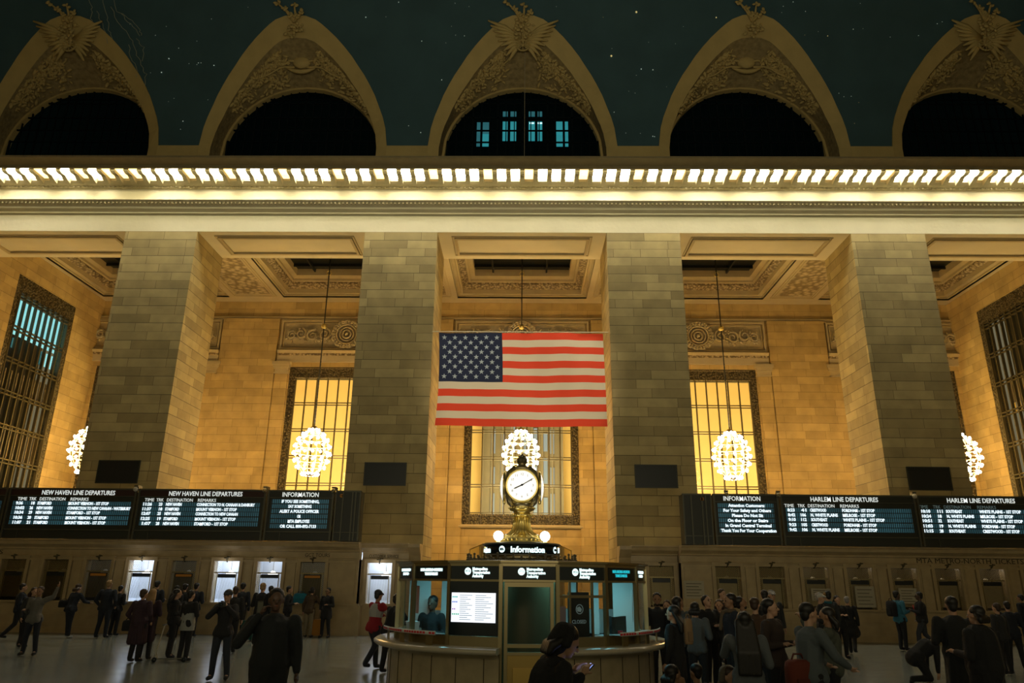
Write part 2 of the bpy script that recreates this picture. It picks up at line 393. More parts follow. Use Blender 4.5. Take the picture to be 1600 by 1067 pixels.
def crown_orn(kind):
    c = SB(); rnd = random.Random(kind)
    base = Vector((-0.05, 29.45, 28.5))
    for st in ((-.75, 1.15), (-.38, .75), (.1, .95), (.45, .5), (-.15, .3), (.2, .2)):
        tip = base + Vector((st[0], -.25 - .25 * st[1], st[1] * .62))
        c.tube([base, (base + tip) / 2 + Vector((.05, 0, .05)), tip], [.07, .06, .04], 6)
        for k in range(5):
            a = rnd.uniform(0, 6.28); lump(c, tip + Vector((.11 * math.cos(a), rnd.uniform(-.05, .05), .10 * math.sin(a))), .09, (1.3, .5, .7), a)
    for k in range(26):
        lump(c, base + Vector((rnd.gauss(0, .22), rnd.uniform(-.1, .12), rnd.gauss(-.35, .3))), rnd.uniform(.06, .12), (1.2, .7, .8), rnd.uniform(0, 3))
    return c
def lun_relief(kind):
    rnd = random.Random(10 + kind); out = []
    for sgn in (-1, 1):                                     # garlands of leaves down both sides
        c = SB(); out.append(('leaf_garland', c))
        for k in range(300):
            u = sgn * rnd.uniform(.16, .66) if k % 4 else sgn * rnd.uniform(.1, .3)
            sp = .06 + .55 * abs(rnd.gauss(0, .62)); p = surf(u, min(.92, sp + .1))
            lump(c, p, rnd.uniform(.05, .15), (1.5, .7, .5), rnd.uniform(0, 3.1))
        for k in range(9):                                 # curling stems
            u0 = sgn * (.15 + .055 * k); pts = []
            for j in range(12):
                a = j * .55; rr = .045 * (1 - j / 13)
                pts.append(surf(u0 + rr * math.cos(a) * 1.2, .35 + 2.2 * rr * math.sin(a)))
            c.tube(pts, [.05 * (1 - j / 14) + .012 for j in range(12)], 5)
    if kind == 0:                                           # winged wheel
        c = SB(); out.append(('wheel', c)); cen0 = surf(0, .18) + Vector((0, -.40, -.05)); cen = cen0 + Vector((0, -.05, -.22))
        for k in range(16):
            a = k * PI / 8; pts_a = cen + Vector((.33 * math.cos(a), 0, .33 * math.sin(a))); pts_b = cen + Vector((.33 * math.cos(a + PI / 8), 0, .33 * math.sin(a + PI / 8)))
            c.tube([pts_a, pts_b], .05, 5)
            if k % 2 == 0: c.tube([cen, pts_a], .022, 4)
        lump(c, cen, .08); cen = cen0
        c = SB(); out.append(('torch', c)); c.tube([cen + Vector((0, .05, -.2)), cen + Vector((0, -.35, .95))], [.05, .13], 7)
        for sgn in (-1, 1):
            c = SB(); out.append(('wing', c))
            for k in range(9):
                a = cen + Vector((sgn * .10, .02, .28 - .05 * k)); b2 = cen + Vector((sgn * (1.75 - .13 * k), .10 * k - .55, .85 - .22 * k))
                mid = (a + b2) / 2 + Vector((0, -.04, .10))
                c.tube([a, mid, b2], [.07, .12, .04], 5)
    else:                                                   # globe with ribbons and crossed torch
        c = SB(); out.append(('globe', c)); cen = surf(0, .5) + Vector((0, 0, .05))
        c.ball(cen, .42, 14, (1.15, .6, .85))
        for sgn in (-1, 1):
            for q in (.36, -.02, -.32):
                c = SB(); out.append(('ribbon', c))
                pts = [cen + Vector((sgn * (.3 + .26 * j), .02 * j - .12, q + .07 * math.sin(j * 1.3 + q * 6) - .035 * j * j * .4)) for j in range(9)]
                c.tube(pts, [.05, .06, .05, .055, .045, .05, .04, .03, .02], 5)
        c = SB(); out.append(('swag', c))
        pts = [cen + Vector((-.75 + .15 * j, -.02, -.36 - .22 * math.sin(PI * j / 10))) for j in range(11)]
        c.tube(pts, [.03, .06, .09, .11, .12, .12, .12, .11, .09, .06, .03], 6)
        c = SB(); out.append(('torch', c))
        for q in (-.05, 0, .05):
            c.tube([cen + Vector((-.25 + q, -.1, .05)), cen + Vector((.28 + q, -.75, 1.35))], .035, 5)
    return out
lun0 = {}
names = ['far left, cut by the picture edge', 'second from the left', 'centre, over the flag', 'second from the right', 'far right, cut by the picture edge']
for i in range(-2, 3):
    kind = 0 if i % 2 == 0 else 1
    lab = 'stone lunette arch with ' + ('carved winged wheel' if kind == 0 else 'carved globe and ribbons') + ', ' + names[i + 2]
    if kind not in lun0:
        t = thing('lunette_arch', lab, 'arch', (i * BAY, 31, 20.45))
        a = MB(); P = [(p[0], p[1] - .06, p[2] - .02) for p in O_]; strip(a, P, Bd); strip(a, O_, P)
        shift(a, LB).build('archivolt', MT['arch'], t)
        s_ = SB(); n = 6
        for k in range(n):
            A2 = [Vector(b).lerp(Vector(w), k / n) for b, w in zip(Bd, Wn)]; B2 = [Vector(b).lerp(Vector(w), (k + 1) / n) for b, w in zip(Bd, Wn)]; strip(s_, A2, B2)
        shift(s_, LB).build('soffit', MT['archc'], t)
        w2 = [(p[0] * .97, p[1], 20.45 + (p[2] - 20.45) * .985) for p in Wn]
        rim = MB(); strip(rim, Wn, w2); strip(rim, w2, [(p[0], 32.6, p[2]) for p in w2]); shift(rim, LB).build('inner_rim', MT['arch'], t)
        for nm, q in lun_relief(kind): shift(q, LB).build(nm, MT['arch'], t)
        shift(crown_orn(kind), LB).build('crown_ornament', MT['arch'], t)
        lun0[kind] = t
    else: dup(lun0[kind], (i * BAY, 31, 20.45), lab)
# window behind each lunette
lunbar = mat('lunette_bar', (.008, .014, .017), 1.0, spec=0.0)
lunpane = mat('lunette_glass', (.01, .02, .025), .3, spec=.2); lunpane.node_tree.nodes['Principled BSDF'].inputs['Alpha'].default_value = .08
for i in range(-2, 3):
    t = thing('window_%d' % (i + 3), 'dark arched window under the lunette arch, ' + names[i + 2], 'window', (i * BAY, 32.35, 20.45), kind='structure')
    g = MB(); n = len(Wn); g.add([(p[0], 32.38, p[2]) for p in Wn], [tuple(range(n))]); shift(g, (0, 32.35, 20.45)).build('pane', lunpane, t)
    br = MB()
    for k in range(-9, 10):
        x = k * .43; top = 22.55 + 4.02 * math.sqrt(max(0, 1 - (x / 4.0) ** 2)); w = .05 if k % 3 else .09
        br.box(x - w / 2, x + w / 2, 32.36, 32.44, 20.45, top)
    for z in (21.5, 22.5, 23.5, 24.2, 24.95, 25.85, 26.1):
        hw = 4.0 * math.sqrt(max(0, 1 - max(0, (z - 22.55) / 4.05) ** 2)); br.box(-hw, hw, 32.36, 32.44, z - .03, z + .03)
    shift(br, (0, 32.35, 20.45)).build('grille', lunbar, t)
teal = mat('teal_lit_room', (0.1, 0.4, 0.45), 0.6, emit=(0.03, 0.42, 0.50), strength=0.50)
teald = mat('dim_teal_lit_room', (0.1, 0.3, 0.35), 0.6, emit=(0.02, 0.17, 0.22), strength=0.5)
tube_m = mat('fluorescent_tube', (1, 1, 1), 0.5, emit=(0.7, 1, 1), strength=1.2)
ow = [(-2.51, -2.32, 24.35, 25.85, teald), (-2.19, -1.84, 24.35, 25.1, teal), (-2.19, -1.84, 25.13, 25.85, teald), (-1.10, -.83, 24.7, 25.9, teal), (-.68, -.36, 24.7, 25.9, teal), (.32, .66, 24.7, 25.9, teal), (.81, 1.06, 24.7, 25.9, teal),
      (1.81, 2.17, 24.35, 25.1, teal), (1.81, 2.17, 25.13, 25.9, teal), (2.30, 2.47, 24.35, 25.9, teal), (-1.10, -.83, 26.25, 26.55, teald), (-.68, -.36, 26.25, 26.55, teald), (.32, .66, 26.25, 26.55, teald), (.81, 1.06, 26.25, 26.55, teald)]
for k, (x0, x1, z0, z1, m_) in enumerate(ow):
    f = 35.9 / 34
    o = MB().box(x0 * f, x1 * f, 35.93, 35.99, 2.05 + (z0 - 2.05) * f, 2.05 + (z1 - 2.05) * f)
    cx, cz = (x0 + x1) / 2 * f, 2.05 + (z0 - 2.05) * f
    o = shift(o, (cx, 35.99, cz)).build('office_window', m_, None, (cx, 35.99, cz))
    tag(o, 'small ' + ('bright' if m_ is teal else 'dim') + ' teal office window behind the centre arched window', 'window', 'bright teal office windows' if m_ is teal else 'dim teal office windows')
    if x0 in (.32, .81) and z0 < 25: MB().box(-.13, .13, -.09, -.07, (z1 - z0) * f - .16, (z1 - z0) * f - .08).build('tube_light', tube_m, o)

# ---- piers
pl = ['far left stone pier beside the hidden chandelier', 'left inner stone pier between flag and left chandelier', 'right inner stone pier between flag and right chandelier', 'far right stone pier beside the picture edge']
for k, c in enumerate((-1.5 * BAY, -.5 * BAY, .5 * BAY, 1.5 * BAY)):
    o = MB().box(-1.72, 1.72, 0, 3.05, 0, 17.65)
    o.box(-1.5, 1.5, 3.05, 3.25, 0, 17.65)
    tag(o.build('stone_pier', MT['pier'], None, (c, 31, 0)), 'massive square ' + pl[k], 'pier')
    p = thing('black_panel', 'blank black rectangular panel hung low on the ' + pl[k].replace(' stone', '').split(' between')[0].split(' beside')[0], 'panel', (c + (-.02 if c < 0 else .02), 31, 5.78))
    MB().box(-.86, .86, -.05, -.01, 0.03, .93).build('face', MT['black'], p)
    f = MB(); f.box(-.9, .9, -.06, 0, -.01, .03); f.box(-.9, .9, -.06, 0, .93, .97); f.box(-.9, -.86, -.06, 0, .03, .93); f.box(.86, .9, -.06, 0, .03, .93); f.build('frame', MT['board'], p)
# ---- lintel soffit mouldings (a frame under each bay)
def rect_ring(mb, hx0, hx1, y0, y1, w, z0, z1):
    mb.box(hx0, hx1, y0, y0 + w, z0, z1); mb.box(hx0, hx1, y1 - w, y1, z0, z1); mb.box(hx0, hx0 + w, y0 + w, y1 - w, z0, z1); mb.box(hx1 - w, hx1, y0 + w, y1 - w, z0, z1); return mb
sm = MB()
for i in range(-2, 3):
    c = i * BAY; x0, x1 = max(-HW, c - 3.25), min(HW, c + 3.25)
    rect_ring(sm, x0, x1, 31.55, 33.45, .13, 17.56, 17.66); rect_ring(sm, x0 - .12, x1 + .12, 31.43, 33.57, .05, 17.61, 17.66)
struct('trim_5', sm, MT['trim'], 'raised rectangular mouldings under the lintels between piers', 'moulding')
# ---- aisle ceiling with coffers
ZC = 19.5
def stepped(mb, c, levels):
    for (a, b) in zip(levels[:-1], levels[1:]):
        P = [(c - a[0], a[1]), (c + a[0], a[1]), (c + a[0], a[2]), (c - a[0], a[2])]; Q = [(c - b[0], b[1]), (c + b[0], b[1]), (c + b[0], b[2]), (c - b[0], b[2])]
        vs = [(x, y, a[3]) for x, y in P] + [(x, y, b[3]) for x, y in Q]
        mb.add(vs, [(k, (k + 1) % 4, 4 + (k + 1) % 4, 4 + k) for k in range(4)])
steps = [(4.2, 34.9, 44.15, 19.5), (4.2, 34.9, 44.15, 19.62), (4.12, 34.98, 44.07, 19.62), (4.12, 34.98, 44.07, 19.72), (3.95, 35.1, 43.95, 19.80), (3.9, 35.15, 43.9, 19.70), (3.82, 35.2, 43.85, 19.70), (3.82, 35.2, 43.85, 20.0)]
stepb = [(3.82, 35.2, 43.85, 20.0), (3.45, 35.65, 43.3, 20.12), (3.45, 35.65, 43.3, 20.25)]
stepc = [(3.45, 35.65, 43.3, 20.25), (3.3, 35.85, 43.1, 20.25), (3.3, 35.85, 43.1, 20.4), (3.22, 35.9, 43.0, 20.42), (3.0, 36.0, 42.7, 20.46), (3.0, 36.0, 42.7, 20.95)]
cc = MB()
for i in range(-2, 3):
    c = EC(i, 23.4)
    cc.mat(MT['trim']); stepped(cc, c, steps); cc.mat(MT['carved_small']); stepped(cc, c, stepb); cc.mat(MT['trim']); stepped(cc, c, stepc)
    cc.mat(MT['plain'])
    cc.box(c - 4.2, c + 4.2, 34, 34.9, 19.5, 19.6); cc.box(c - 4.2, c + 4.2, 44.15, 45, 19.5, 19.6)
for i in range(-3, 3):
    x0, x1 = (max(-HW, EC(i, 23.4) + 4.2) if i > -3 else -HW), (min(HW, EC(i + 1, 23.4) - 4.2) if i < 2 else HW)
    cc.box(x0, x1, 34, 45, 19.5, 19.6)
    if x1 - x0 > 2:
        cc.mat(MT['trim']); rect_ring(cc, x0 + .38, x1 - .38, 35.2, 43.9, .06, 19.45, 19.5); rect_ring(cc, x0 + .55, x1 - .55, 35.4, 43.7, .06, 19.46, 19.5)
        cc.mat(MT['carved']); cc.box(x0 + .7, x1 - .7, 35.6, 43.5, 19.48, 19.5); cc.mat(MT['plain'])
struct('trim_6', cc, None, 'coffered aisle ceiling with nested carved mouldings', 'coffered ceiling')
sk = MB()
for i in range(-2, 3):
    c = EC(i, 23.4); sk.box(c - 3.1, c + 3.1, 35.9, 42.9, 20.9, 21.0)
    for k in range(5): sk.box(c - 3.0, c + 3.0, 36.9 + 1.25 * k, 37.0 + 1.25 * k, 20.72, 20.9)
    for k in (-1.9, 1.5): sk.box(c + k, c + k + .1, 36, 42.9, 20.68, 20.9)
struct('trim_7', sk, MT['black'], 'dark glazed opening at the top of each coffer', 'skylight')
# ---- rear wall with openings
WZ0, WZ1, WHX = 5.2, 15.0, 3.58
rw = MB()
for i in range(-3, 3):
    rw.box(EC(i, 24.1) + WHX if i > -3 else -HW, EC(i + 1, 24.1) - WHX if i < 2 else HW, 45, 46, 0, 19.6)
for i in range(-2, 3):
    c = EC(i, 24.1); rw.box(c - WHX, c + WHX, 45, 46, WZ1, 19.6)
    if i: rw.box(c - WHX, c + WHX, 45, 46, 0, WZ0)
# centre bay: passage under the window with clipped corners
c = 0
rw.box(-WHX, -3.05, 45, 46, 0, WZ0); rw.box(3.05, WHX, 45, 46, 0, WZ0)
for y in (45.0,):
    rw.add([(-3.05, y, 3.75), (-2.1, y, 4.15), (2.1, y, 4.15), (3.05, y, 3.75), (3.05, y, WZ0), (-3.05, y, WZ0)], [(0, 1, 2, 3, 4, 5)])
    rw.add([(-3.05, y, 3.75), (-2.1, y, 4.15), (2.1, y, 4.15), (3.05, y, 3.75), (3.05, y + 1, 3.75), (2.1, y + 1, 4.15), (-2.1, y + 1, 4.15), (-3.05, y + 1, 3.75)], [(0, 1, 6, 7), (1, 2, 5, 6), (2, 3, 4, 5)])
rwo = struct('wall_back', rw, MT['wall'], 'golden ashlar rear wall of the aisle behind the piers', 'wall')
pil = MB()
for a, b_ in ((-19.65, -15.95), (-6.95, -4.5), (4.5, 6.95), (15.95, 19.65)): pil.box(a, b_, 44.78, 45.0, 0, 18.25)
struct('trim_8', pil, MT['wall'], 'broad flat pilasters on the rear wall between the tall windows', 'pilaster')
cap = MB()
for i in range(-2, 3):
    for s in (-1, 1):
        c = EC(i, 24.1) + s * 4.05
        if abs(c) > HW: continue
        cap.mat(MT['wall']); cap.box(c - .42, c + .42, 44.85, 45.0, 0, 14.5)
        cap.mat(MT['trim'])
        for q, (w, z0, z1) in enumerate(((.46, 14.5, 14.6), (.43, 14.6, 14.8), (.47, 14.8, 14.9), (.52, 14.9, 15.08), (.58, 15.08, 15.3))): cap.box(c - w, c + w, 44.86 - (w - .42) - .04, 45.0, z0, z1)
    a, b_ = EC(i, 24.1) - 4.4, EC(i, 24.1) + 4.4
    a = max(a, -HW); b_ = min(b_, HW)
    cap.mat(MT['plain']); cap.box(a, b_, 44.80, 45, 15.3, 15.72); cap.mat(MT['carved_small']); cap.box(a - .0, b_ + .0, 44.74, 45, 15.72, 15.86); cap.mat(MT['trim'])
    cap.sweepx([(45, 15.86), (44.66, 15.86), (44.6, 15.95), (44.55, 16.02), (44.6, 16.06), (45, 16.08)], a, b_)
    cap.box(a, b_, 44.9, 45, 18.2, 18.3)
struct('trim_9', cap, None, 'jamb pilasters with capitals and entablature around the tall windows', 'pilaster')
struct('trim_10', MB().box(-HW, HW, 44.85, 45.0, 18.3, 18.42), MT['trim'], 'thin band along the top of the rear wall', 'moulding')
# carved relief panels above the windows
def relief_panel(i, label):
    t = thing('relief_panel', label, 'relief', (EC(i, 24.1), 44.92, 16.15))
    f = MB(); rect_ring2 = lambda x0, x1, z0, z1, w, y: (f.box(x0, x1, y, .06, z0, z0 + w), f.box(x0, x1, y, .06, z1 - w, z1), f.box(x0, x0 + w, y, .06, z0 + w, z1 - w), f.box(x1 - w, x1, y, .06, z0 + w, z1 - w))
    rect_ring2(-4.35, 4.35, 0, 2.02, .12, -.12); rect_ring2(-4.15, 4.15, .18, 1.84, .07, -.04); f.build('frame', MT['trim'], t)
    g = MB().box(-4.1, 4.1, .02, .06, .2, 1.82); g.build('field', MT['relief'], t)
    r = SB()
    def ring(cx, cz, R, w, y=-.08, lumpy=0):
        n = 26
        for k in range(n):
            a = 2 * PI * k / n; 
            if lumpy: r.ball((cx + R * math.cos(a), y, cz + R * math.sin(a)), w, 6, (1.3, .6, .7), Matrix.Rotation(-a - PI / 2 - .9 * (k % 2) + .45, 3, 'Y'))
        if not lumpy: r.tube([(cx + R * math.cos(2 * PI * k / n), y, cz + R * math.sin(2 * PI * k / n)) for k in range(n + 1)], w, 6, False)
    ring(0, 1.03, .90, .15, -.10, 1); ring(0, 1.03, .78, .10, -.12, 1); ring(0, 1.03, .66, .075); ring(0, 1.03, .46, .06); ring(0, 1.03, .27, .07); r.ball((0, -.08, 1.03), .13, 8)
    r.v = [(p[0], p[1] * 2.0 + .04, p[2]) for p in r.v]; r.build('wreath_roundel', MT['relief'], t)
    sc = SB(); rnd = random.Random(3)
    for s in (-1, 1):
        for j, (cx, cz, R, d) in enumerate(((1.45, 1.05, .42, 1), (2.25, .95, .40, -1), (3.0, 1.08, .38, 1), (3.6, .95, .3, -1))):
            pts = []
            for k in range(22):
                a = k * .5; rr = R * (1 - k / 24); pts.append((s * (cx + rr * math.cos(a * d + 2)), -.06, cz + rr * math.sin(a * d + 2)))
            sc.tube(pts, [.085 - k * .0025 for k in range(22)], 5)
            for k in range(16):
                a = rnd.uniform(0, 6.28); rr = R * rnd.uniform(.8, 1.35)
                sc.ball((s * (cx + rr * math.cos(a)), -.05, max(.3, min(1.75, cz + rr * math.sin(a)))), rnd.uniform(.05, .10), 5, (1.6, .6, .7), Matrix.Rotation(rnd.uniform(0, 3), 3, 'Y'))
    sc.v = [(p[0], p[1] * 2.0 + .03, p[2]) for p in sc.v]; sc.build('scrollwork', MT['relief'], t)
    return t
rp = relief_panel(0, 'carved stone scroll relief with wreath above the centre window, half behind the flag')
for i, l in ((-2, 'carved stone scroll relief on the rear wall, seen beside the far left pier'), (-1, 'carved stone scroll relief with wreath above the left lit window'), (1, 'carved stone scroll relief with wreath above the right lit window'), (2, 'carved stone scroll relief on the rear wall, seen beside the far right pier')):
    dup(rp, (EC(i, 24.1), 44.92, 16.15), l)
# tall windows of the rear wall
def tall_window(i, label, n):
    t = thing('window_%d' % n, label, 'window', (EC(i, 24.1), 45.1, WZ0), kind='structure')
    f = MB(); H = WZ1 - WZ0
    f.box(-3.58, -3.12, 0, .18, 0, H); f.box(3.12, 3.58, 0, .18, 0, H); f.box(-3.12, 3.12, 0, .18, H - .72, H); f.box(-3.12, 3.12, 0, .18, 0, .62)
    f.build('ornate_frame', MT['bronze'], t)
    b = MB(); zs = [.62 + k * (H - .72 - .62) / 5 for k in range(6)]
    for k in range(10):
        x = -3.12 + 6.24 * k / 9; b.box(x - .035, x + .035, -.03, .1, 0, H)
    for z in zs:
        b.box(-3.12, 3.12, -.02, .12, z - .10, z - .05); b.box(-3.12, 3.12, -.02, .12, z + .05, z + .10)
    b.build('mullions', MT['bar'], t)
    e = SB()
    for k in range(58):
        x = -3.12 + 6.24 * k / 57; e.ball((x, -.03, H - .70), .035, 5); e.ball((x, -.03, H - .08), .035, 5); e.ball((x, -.03, .56), .03, 5)
    e.build('beading', MT['trim'], t)
    MB().box(-3.12, 3.12, .12, .13, .6, H - .7).build('pane', MT['glass'], t)
    if i == 0: MB().sweepx([(.0, -.02), (-.22, -.02), (-.28, -.12), (-.24, -.2), (0, -.24)], -3.75, 3.75).build('window_sill', MT['trim'], t)
tall_window(-2, 'tall bronze framed window at the far left behind the pier', 6)
tall_window(-1, 'tall gold lit grid window behind the left chandelier', 7)
tall_window(0, 'tall gold lit grid window behind the clock, below the flag', 8)
tall_window(1, 'tall gold lit grid window behind the right chandelier', 9)
tall_window(2, 'tall bronze framed window at the far right behind the pier', 10)
# ---- end walls, with the tall side windows
for s, nm, wn in ((-1, 'wall_left', 'window_11'), (1, 'wall_right', 'window_12')):
    w = MB(); a, b_ = (-HW - .6, -HW) if s < 0 else (HW, HW + .6)
    w.box(a, b_, -6, 36.8, 0, 22.2 if 0 else 20.4); w.box(a, b_, 42.15, 46, 0, 20.4); w.box(a, b_, 36.8, 42.15, 17.95, 20.4); w.box(a, b_, 36.8, 42.15, 0, 4.0)
    struct(nm, w, MT['wall'], 'golden ashlar %s end wall of the aisle' % ('left' if s < 0 else 'right'), 'wall')
    # gable above, under the vault
    g = MB(); pts = [(s * (HW + .02), YC + A_ * math.cos(PI * k / 24), Z0 + B_ * math.sin(PI * k / 24)) for k in range(25)]
    pts = [(s * (HW + .02), 34, 20.3)] + pts + [(s * (HW + .02), -6, 20.3)]; g.add(pts, [tuple(range(len(pts)))])
    struct('wall_%s_gable' % ('left' if s < 0 else 'right'), g, MT['wall'], 'upper end wall closing the vault on the %s' % ('left' if s < 0 else 'right'), 'wall')
    t = thing(wn, 'tall bronze grid window in the %s end wall%s' % (('left', ', teal lit panes at its top') if s < 0 else ('right', ', a few amber panes low down')), 'window', (s * HW, 39.475, 4.0), kind='structure')
    f = MB(); X0, X1 = sorted((s * .02, s * .22)); H = 13.95; hw = 2.675
    f.box(X0, X1, -hw, -hw + .42, 0, H); f.box(X0, X1, hw - .42, hw, 0, H); f.box(X0, X1, -hw + .42, hw - .42, H - .95, H); f.build('ornate_frame', MT['bronze'], t)
    b = MB(); B0, B1 = sorted((-s * .02, s * .14))
    for k in range(10):
        y = -hw + .42 + (2 * hw - .84) * k / 9; b.box(B0, B1, y - .035, y + .035, 0, H - .9)
    for k in range(8):
        z = .3 + k * 1.78
        for d in (-.1, .1): b.box(B0, B1, -hw + .42, hw - .42, z + d - .03, z + d + .03)
    b.build('mullions', MT['bar'], t)
    pn = MB(); P0, P1 = sorted((s * .15, s * .16)); pn.box(P0, P1, -hw + .42, hw - .42, 0, H - .95); pn.build('pane', MT['glass'], t)
    rm = MB(); R0, R1 = sorted((s * .6, s * 2.6)); rm.box(*sorted((s * 2.5, s * 2.6)), -4, 4, -4, 15); struct('wall_office_' + ('left' if s < 0 else 'right'), shift(rm, (-s * HW, -39.475, -4)), MT['black'], 'dark room wall behind the %s end window' % ('left' if s < 0 else 'right'), 'wall')
tealw = mat('cyan_lit_blind', (0.3, 0.6, 0.6), 0.6, emit=(0.30, 0.85, 0.92), strength=0.95)
blind = mat('dim_blind', (0.26, 0.21, 0.12), 0.8)
def slat(n, x, y0, y1, z0, z1, m_, lab, grp):
    c = ((y0 + y1) / 2, z0)
    o = shift(MB().box(x, x + .04, y0, y1, z0, z1), (x, c[0], z0)).build(n, m_, None, (x, c[0], z0)); wpar = bpy.data.objects['window_11' if x < 0 else 'window_12']; o.parent = wpar; o.location = Vector(o.location) - Vector(wpar.location); o['label'] = lab
for k in range(9):
    y = 37.28 + k * .502
    slat('lit_blind', -28.3, y + .06, y + .42, 14.75, 16.85, tealw, 'cyan lit strip behind the top row of the left end window', 'lit strips in the left end window')
    if k in (0, 1, 6, 7, 8): slat('lit_blind', -28.3, y + .12, y + .42, 13.75 if k > 1 else 14.0, 14.55, tealw if k not in (1, 6) else teald, 'short cyan lit strip in the second row of the left end window', 'short lit strips in the left end window')
    for z0, z1 in ((11.4, 12.8), (8.1, 9.9)):
        slat('roller_blind', -28.28, y + .08, y + .36, z0, z1, blind, 'dull tan blind strip in the left end window', 'dull blinds of the left end window')
    if k < 8:
        slat('roller_blind', 28.28, y + .1, y + .3, 12.0, 13.4, blind, 'dull tan blind strip in the right end window', 'dull blinds of the right end window')
amb = mat('amber_lit_pane', (0.8, 0.5, 0.1), 0.6, emit=(0.85, 0.42, 0.04), strength=0.5)
for k, (y, z, h) in enumerate(((41.0, 11.6, .9), (41.45, 11.6, 1.0), (40.3, 9.7, 1.0), (39.8, 9.9, 1.1), (38.9, 8.0, .9), (40.9, 7.9, .6), (41.4, 8.1, 1.2))):
    slat('amber_window', 28.6, y, y + .16, z, z + h, amb, 'small amber lit strip in the right end window', 'amber strips in the right end window')
# ---- hall behind the rear wall
hall = mat('hall_plaster', (0.62, 0.50, 0.26), 0.8, vary=.12, vscale=.6)
hb = MB(); hb.box(-30, 30, 60, 60.4, 0, 24)
struct('wall_hall', hb, hall, 'golden far wall of the hall seen through the tall windows', 'wall')
hc = MB(); hc.box(-30, 30, 46, 60, 21, 21.2)
for k in range(14): hc.box(-30 + k * 4.5, -29.2 + k * 4.5, 46, 60, 20.2, 21)
for k in range(4): hc.box(-30, 30, 47.6 + k * 3.6, 48.3 + k * 3.6, 20.5, 21)
struct('ceiling_hall', hc, hall, 'golden beamed ceiling of the hall behind the windows', 'ceiling')
hs = MB(); hs.box(-30, -29.6, 46, 60, 0, 21); hs.box(29.6, 30, 46, 60, 0, 21)
struct('wall_hall_ends', hs, hall, 'end walls of the golden hall behind the windows', 'wall')
greyst = mat('grey_stone_screen', (0.17, 0.165, 0.15), 0.8, vary=.2, vscale=1)
bluew = mat('blue_night_pane', (0.1, 0.15, 0.2), 0.5, emit=(0.28, 0.36, 0.46), strength=0.6)
gs = MB(); gs.box(-3.25, 3.25, 59.0, 60, 0, 21)
for k in range(9): gs.box(-3.25 + k * .81, -3.1 + k * .81, 58.8, 59, 0, 21)
struct('trim_11', gs, greyst, 'grey stone window bay at the far side of the back hall', 'window bay')
for k, x in enumerate((-2.3, -1.5, -.7, .35, 1.15, 1.95, 2.5)):
    for j, z in enumerate((6.6, 9.2, 11.8)):
        o = MB().box(-.16, .16, -.06, 0, 0, 1.5 if (j + k) % 2 else 2.0).build('hall_window', bluew, None, (x, 58.98, z + .1 * (k % 3)))
        tag(o, 'narrow grey-blue pane glimpsed through the centre window', 'window', 'grey-blue panes beyond the centre window')
# ================================================================== FLAG
def ripple(x, z):
    return 30.93 + .035 * math.sin(x * 2.1 + z * .6) + .02 * math.sin(x * 5.3 - z) + .03 * math.sin(z * 1.3 + x)
FT, FB = 12.60, 8.36
def fpt(u, v):
    """u across 0..1, v down 0..1"""
    xl = -3.70 + .10 * math.sin(PI * v * .9) * (1 if v < .95 else 1) - .04 * v; xr = 3.68 + .07 * v
    x = xl + (xr - xl) * u; z = FT - (FT - FB) * v - .03 * math.sin(PI * u) * v + .015 * math.sin(9 * u) * v
    return (x, ripple(x, z), z)
t = thing('flag', 'large striped flag with white stars on blue, hung between the inner piers', 'flag', (0, 30.93, FB))
fl = SB(); fl.mat(MT['red']); fl.mat(MT['white']); fl.mat(MT['blue'])
NU, NV = 65, 39
fl.v = [fpt(i / NU, j / NV) for j in range(NV + 1) for i in range(NU + 1)]
for j in range(NV):
    for i in range(NU):
        q = j * (NU + 1) + i; fl.f.append([q, q + NU + 1, q + NU + 2, q + 1]); fl.sm.append(True)
        st = j // 3; fl.m.append(2 if (i < 25 and st < 7) else (0 if st % 2 == 0 else 1))
cl = shift(fl, (0, 30.93, FB)).build('cloth', None, t)
st = MB()
for r in range(9):
    for c in range(6 if r % 2 == 0 else 5):
        u = (25 / 65) * ((c * 2 + 1 + (r % 2)) / 12); v = (21 / 39) * ((r + 1) / 10)
        p = fpt(u, v); R_ = .125; pts = []
        for k in range(10):
            a = PI / 2 + k * PI / 5; rr = R_ if k % 2 == 0 else R_ * .4; pts.append((p[0] + rr * math.cos(a), p[1] - .035, p[2] + rr * math.sin(a)))
        st.add(pts + [(p[0], p[1] - .04, p[2])], [(k, (k + 1) % 10, 10) for k in range(10)])
shift(st, (0, 30.93, FB)).build('stars', MT['starw'], t)
shift(MB().tube([(-4.0, 30.95, FT + .06), (3.92, 30.95, FT + .06)], .022, 8), (0, 30.93, FB)).build('pole', MT['pale'], t)
o = MB().tube([(0, 0, 0), (0, 0, 7.6)], .012, 5).build('hanging_cable', MT['paper'], None, (0.1, 30.2, 20.9)); tag(o, 'thin pale cable hanging in front of the centre arched window', 'cable')

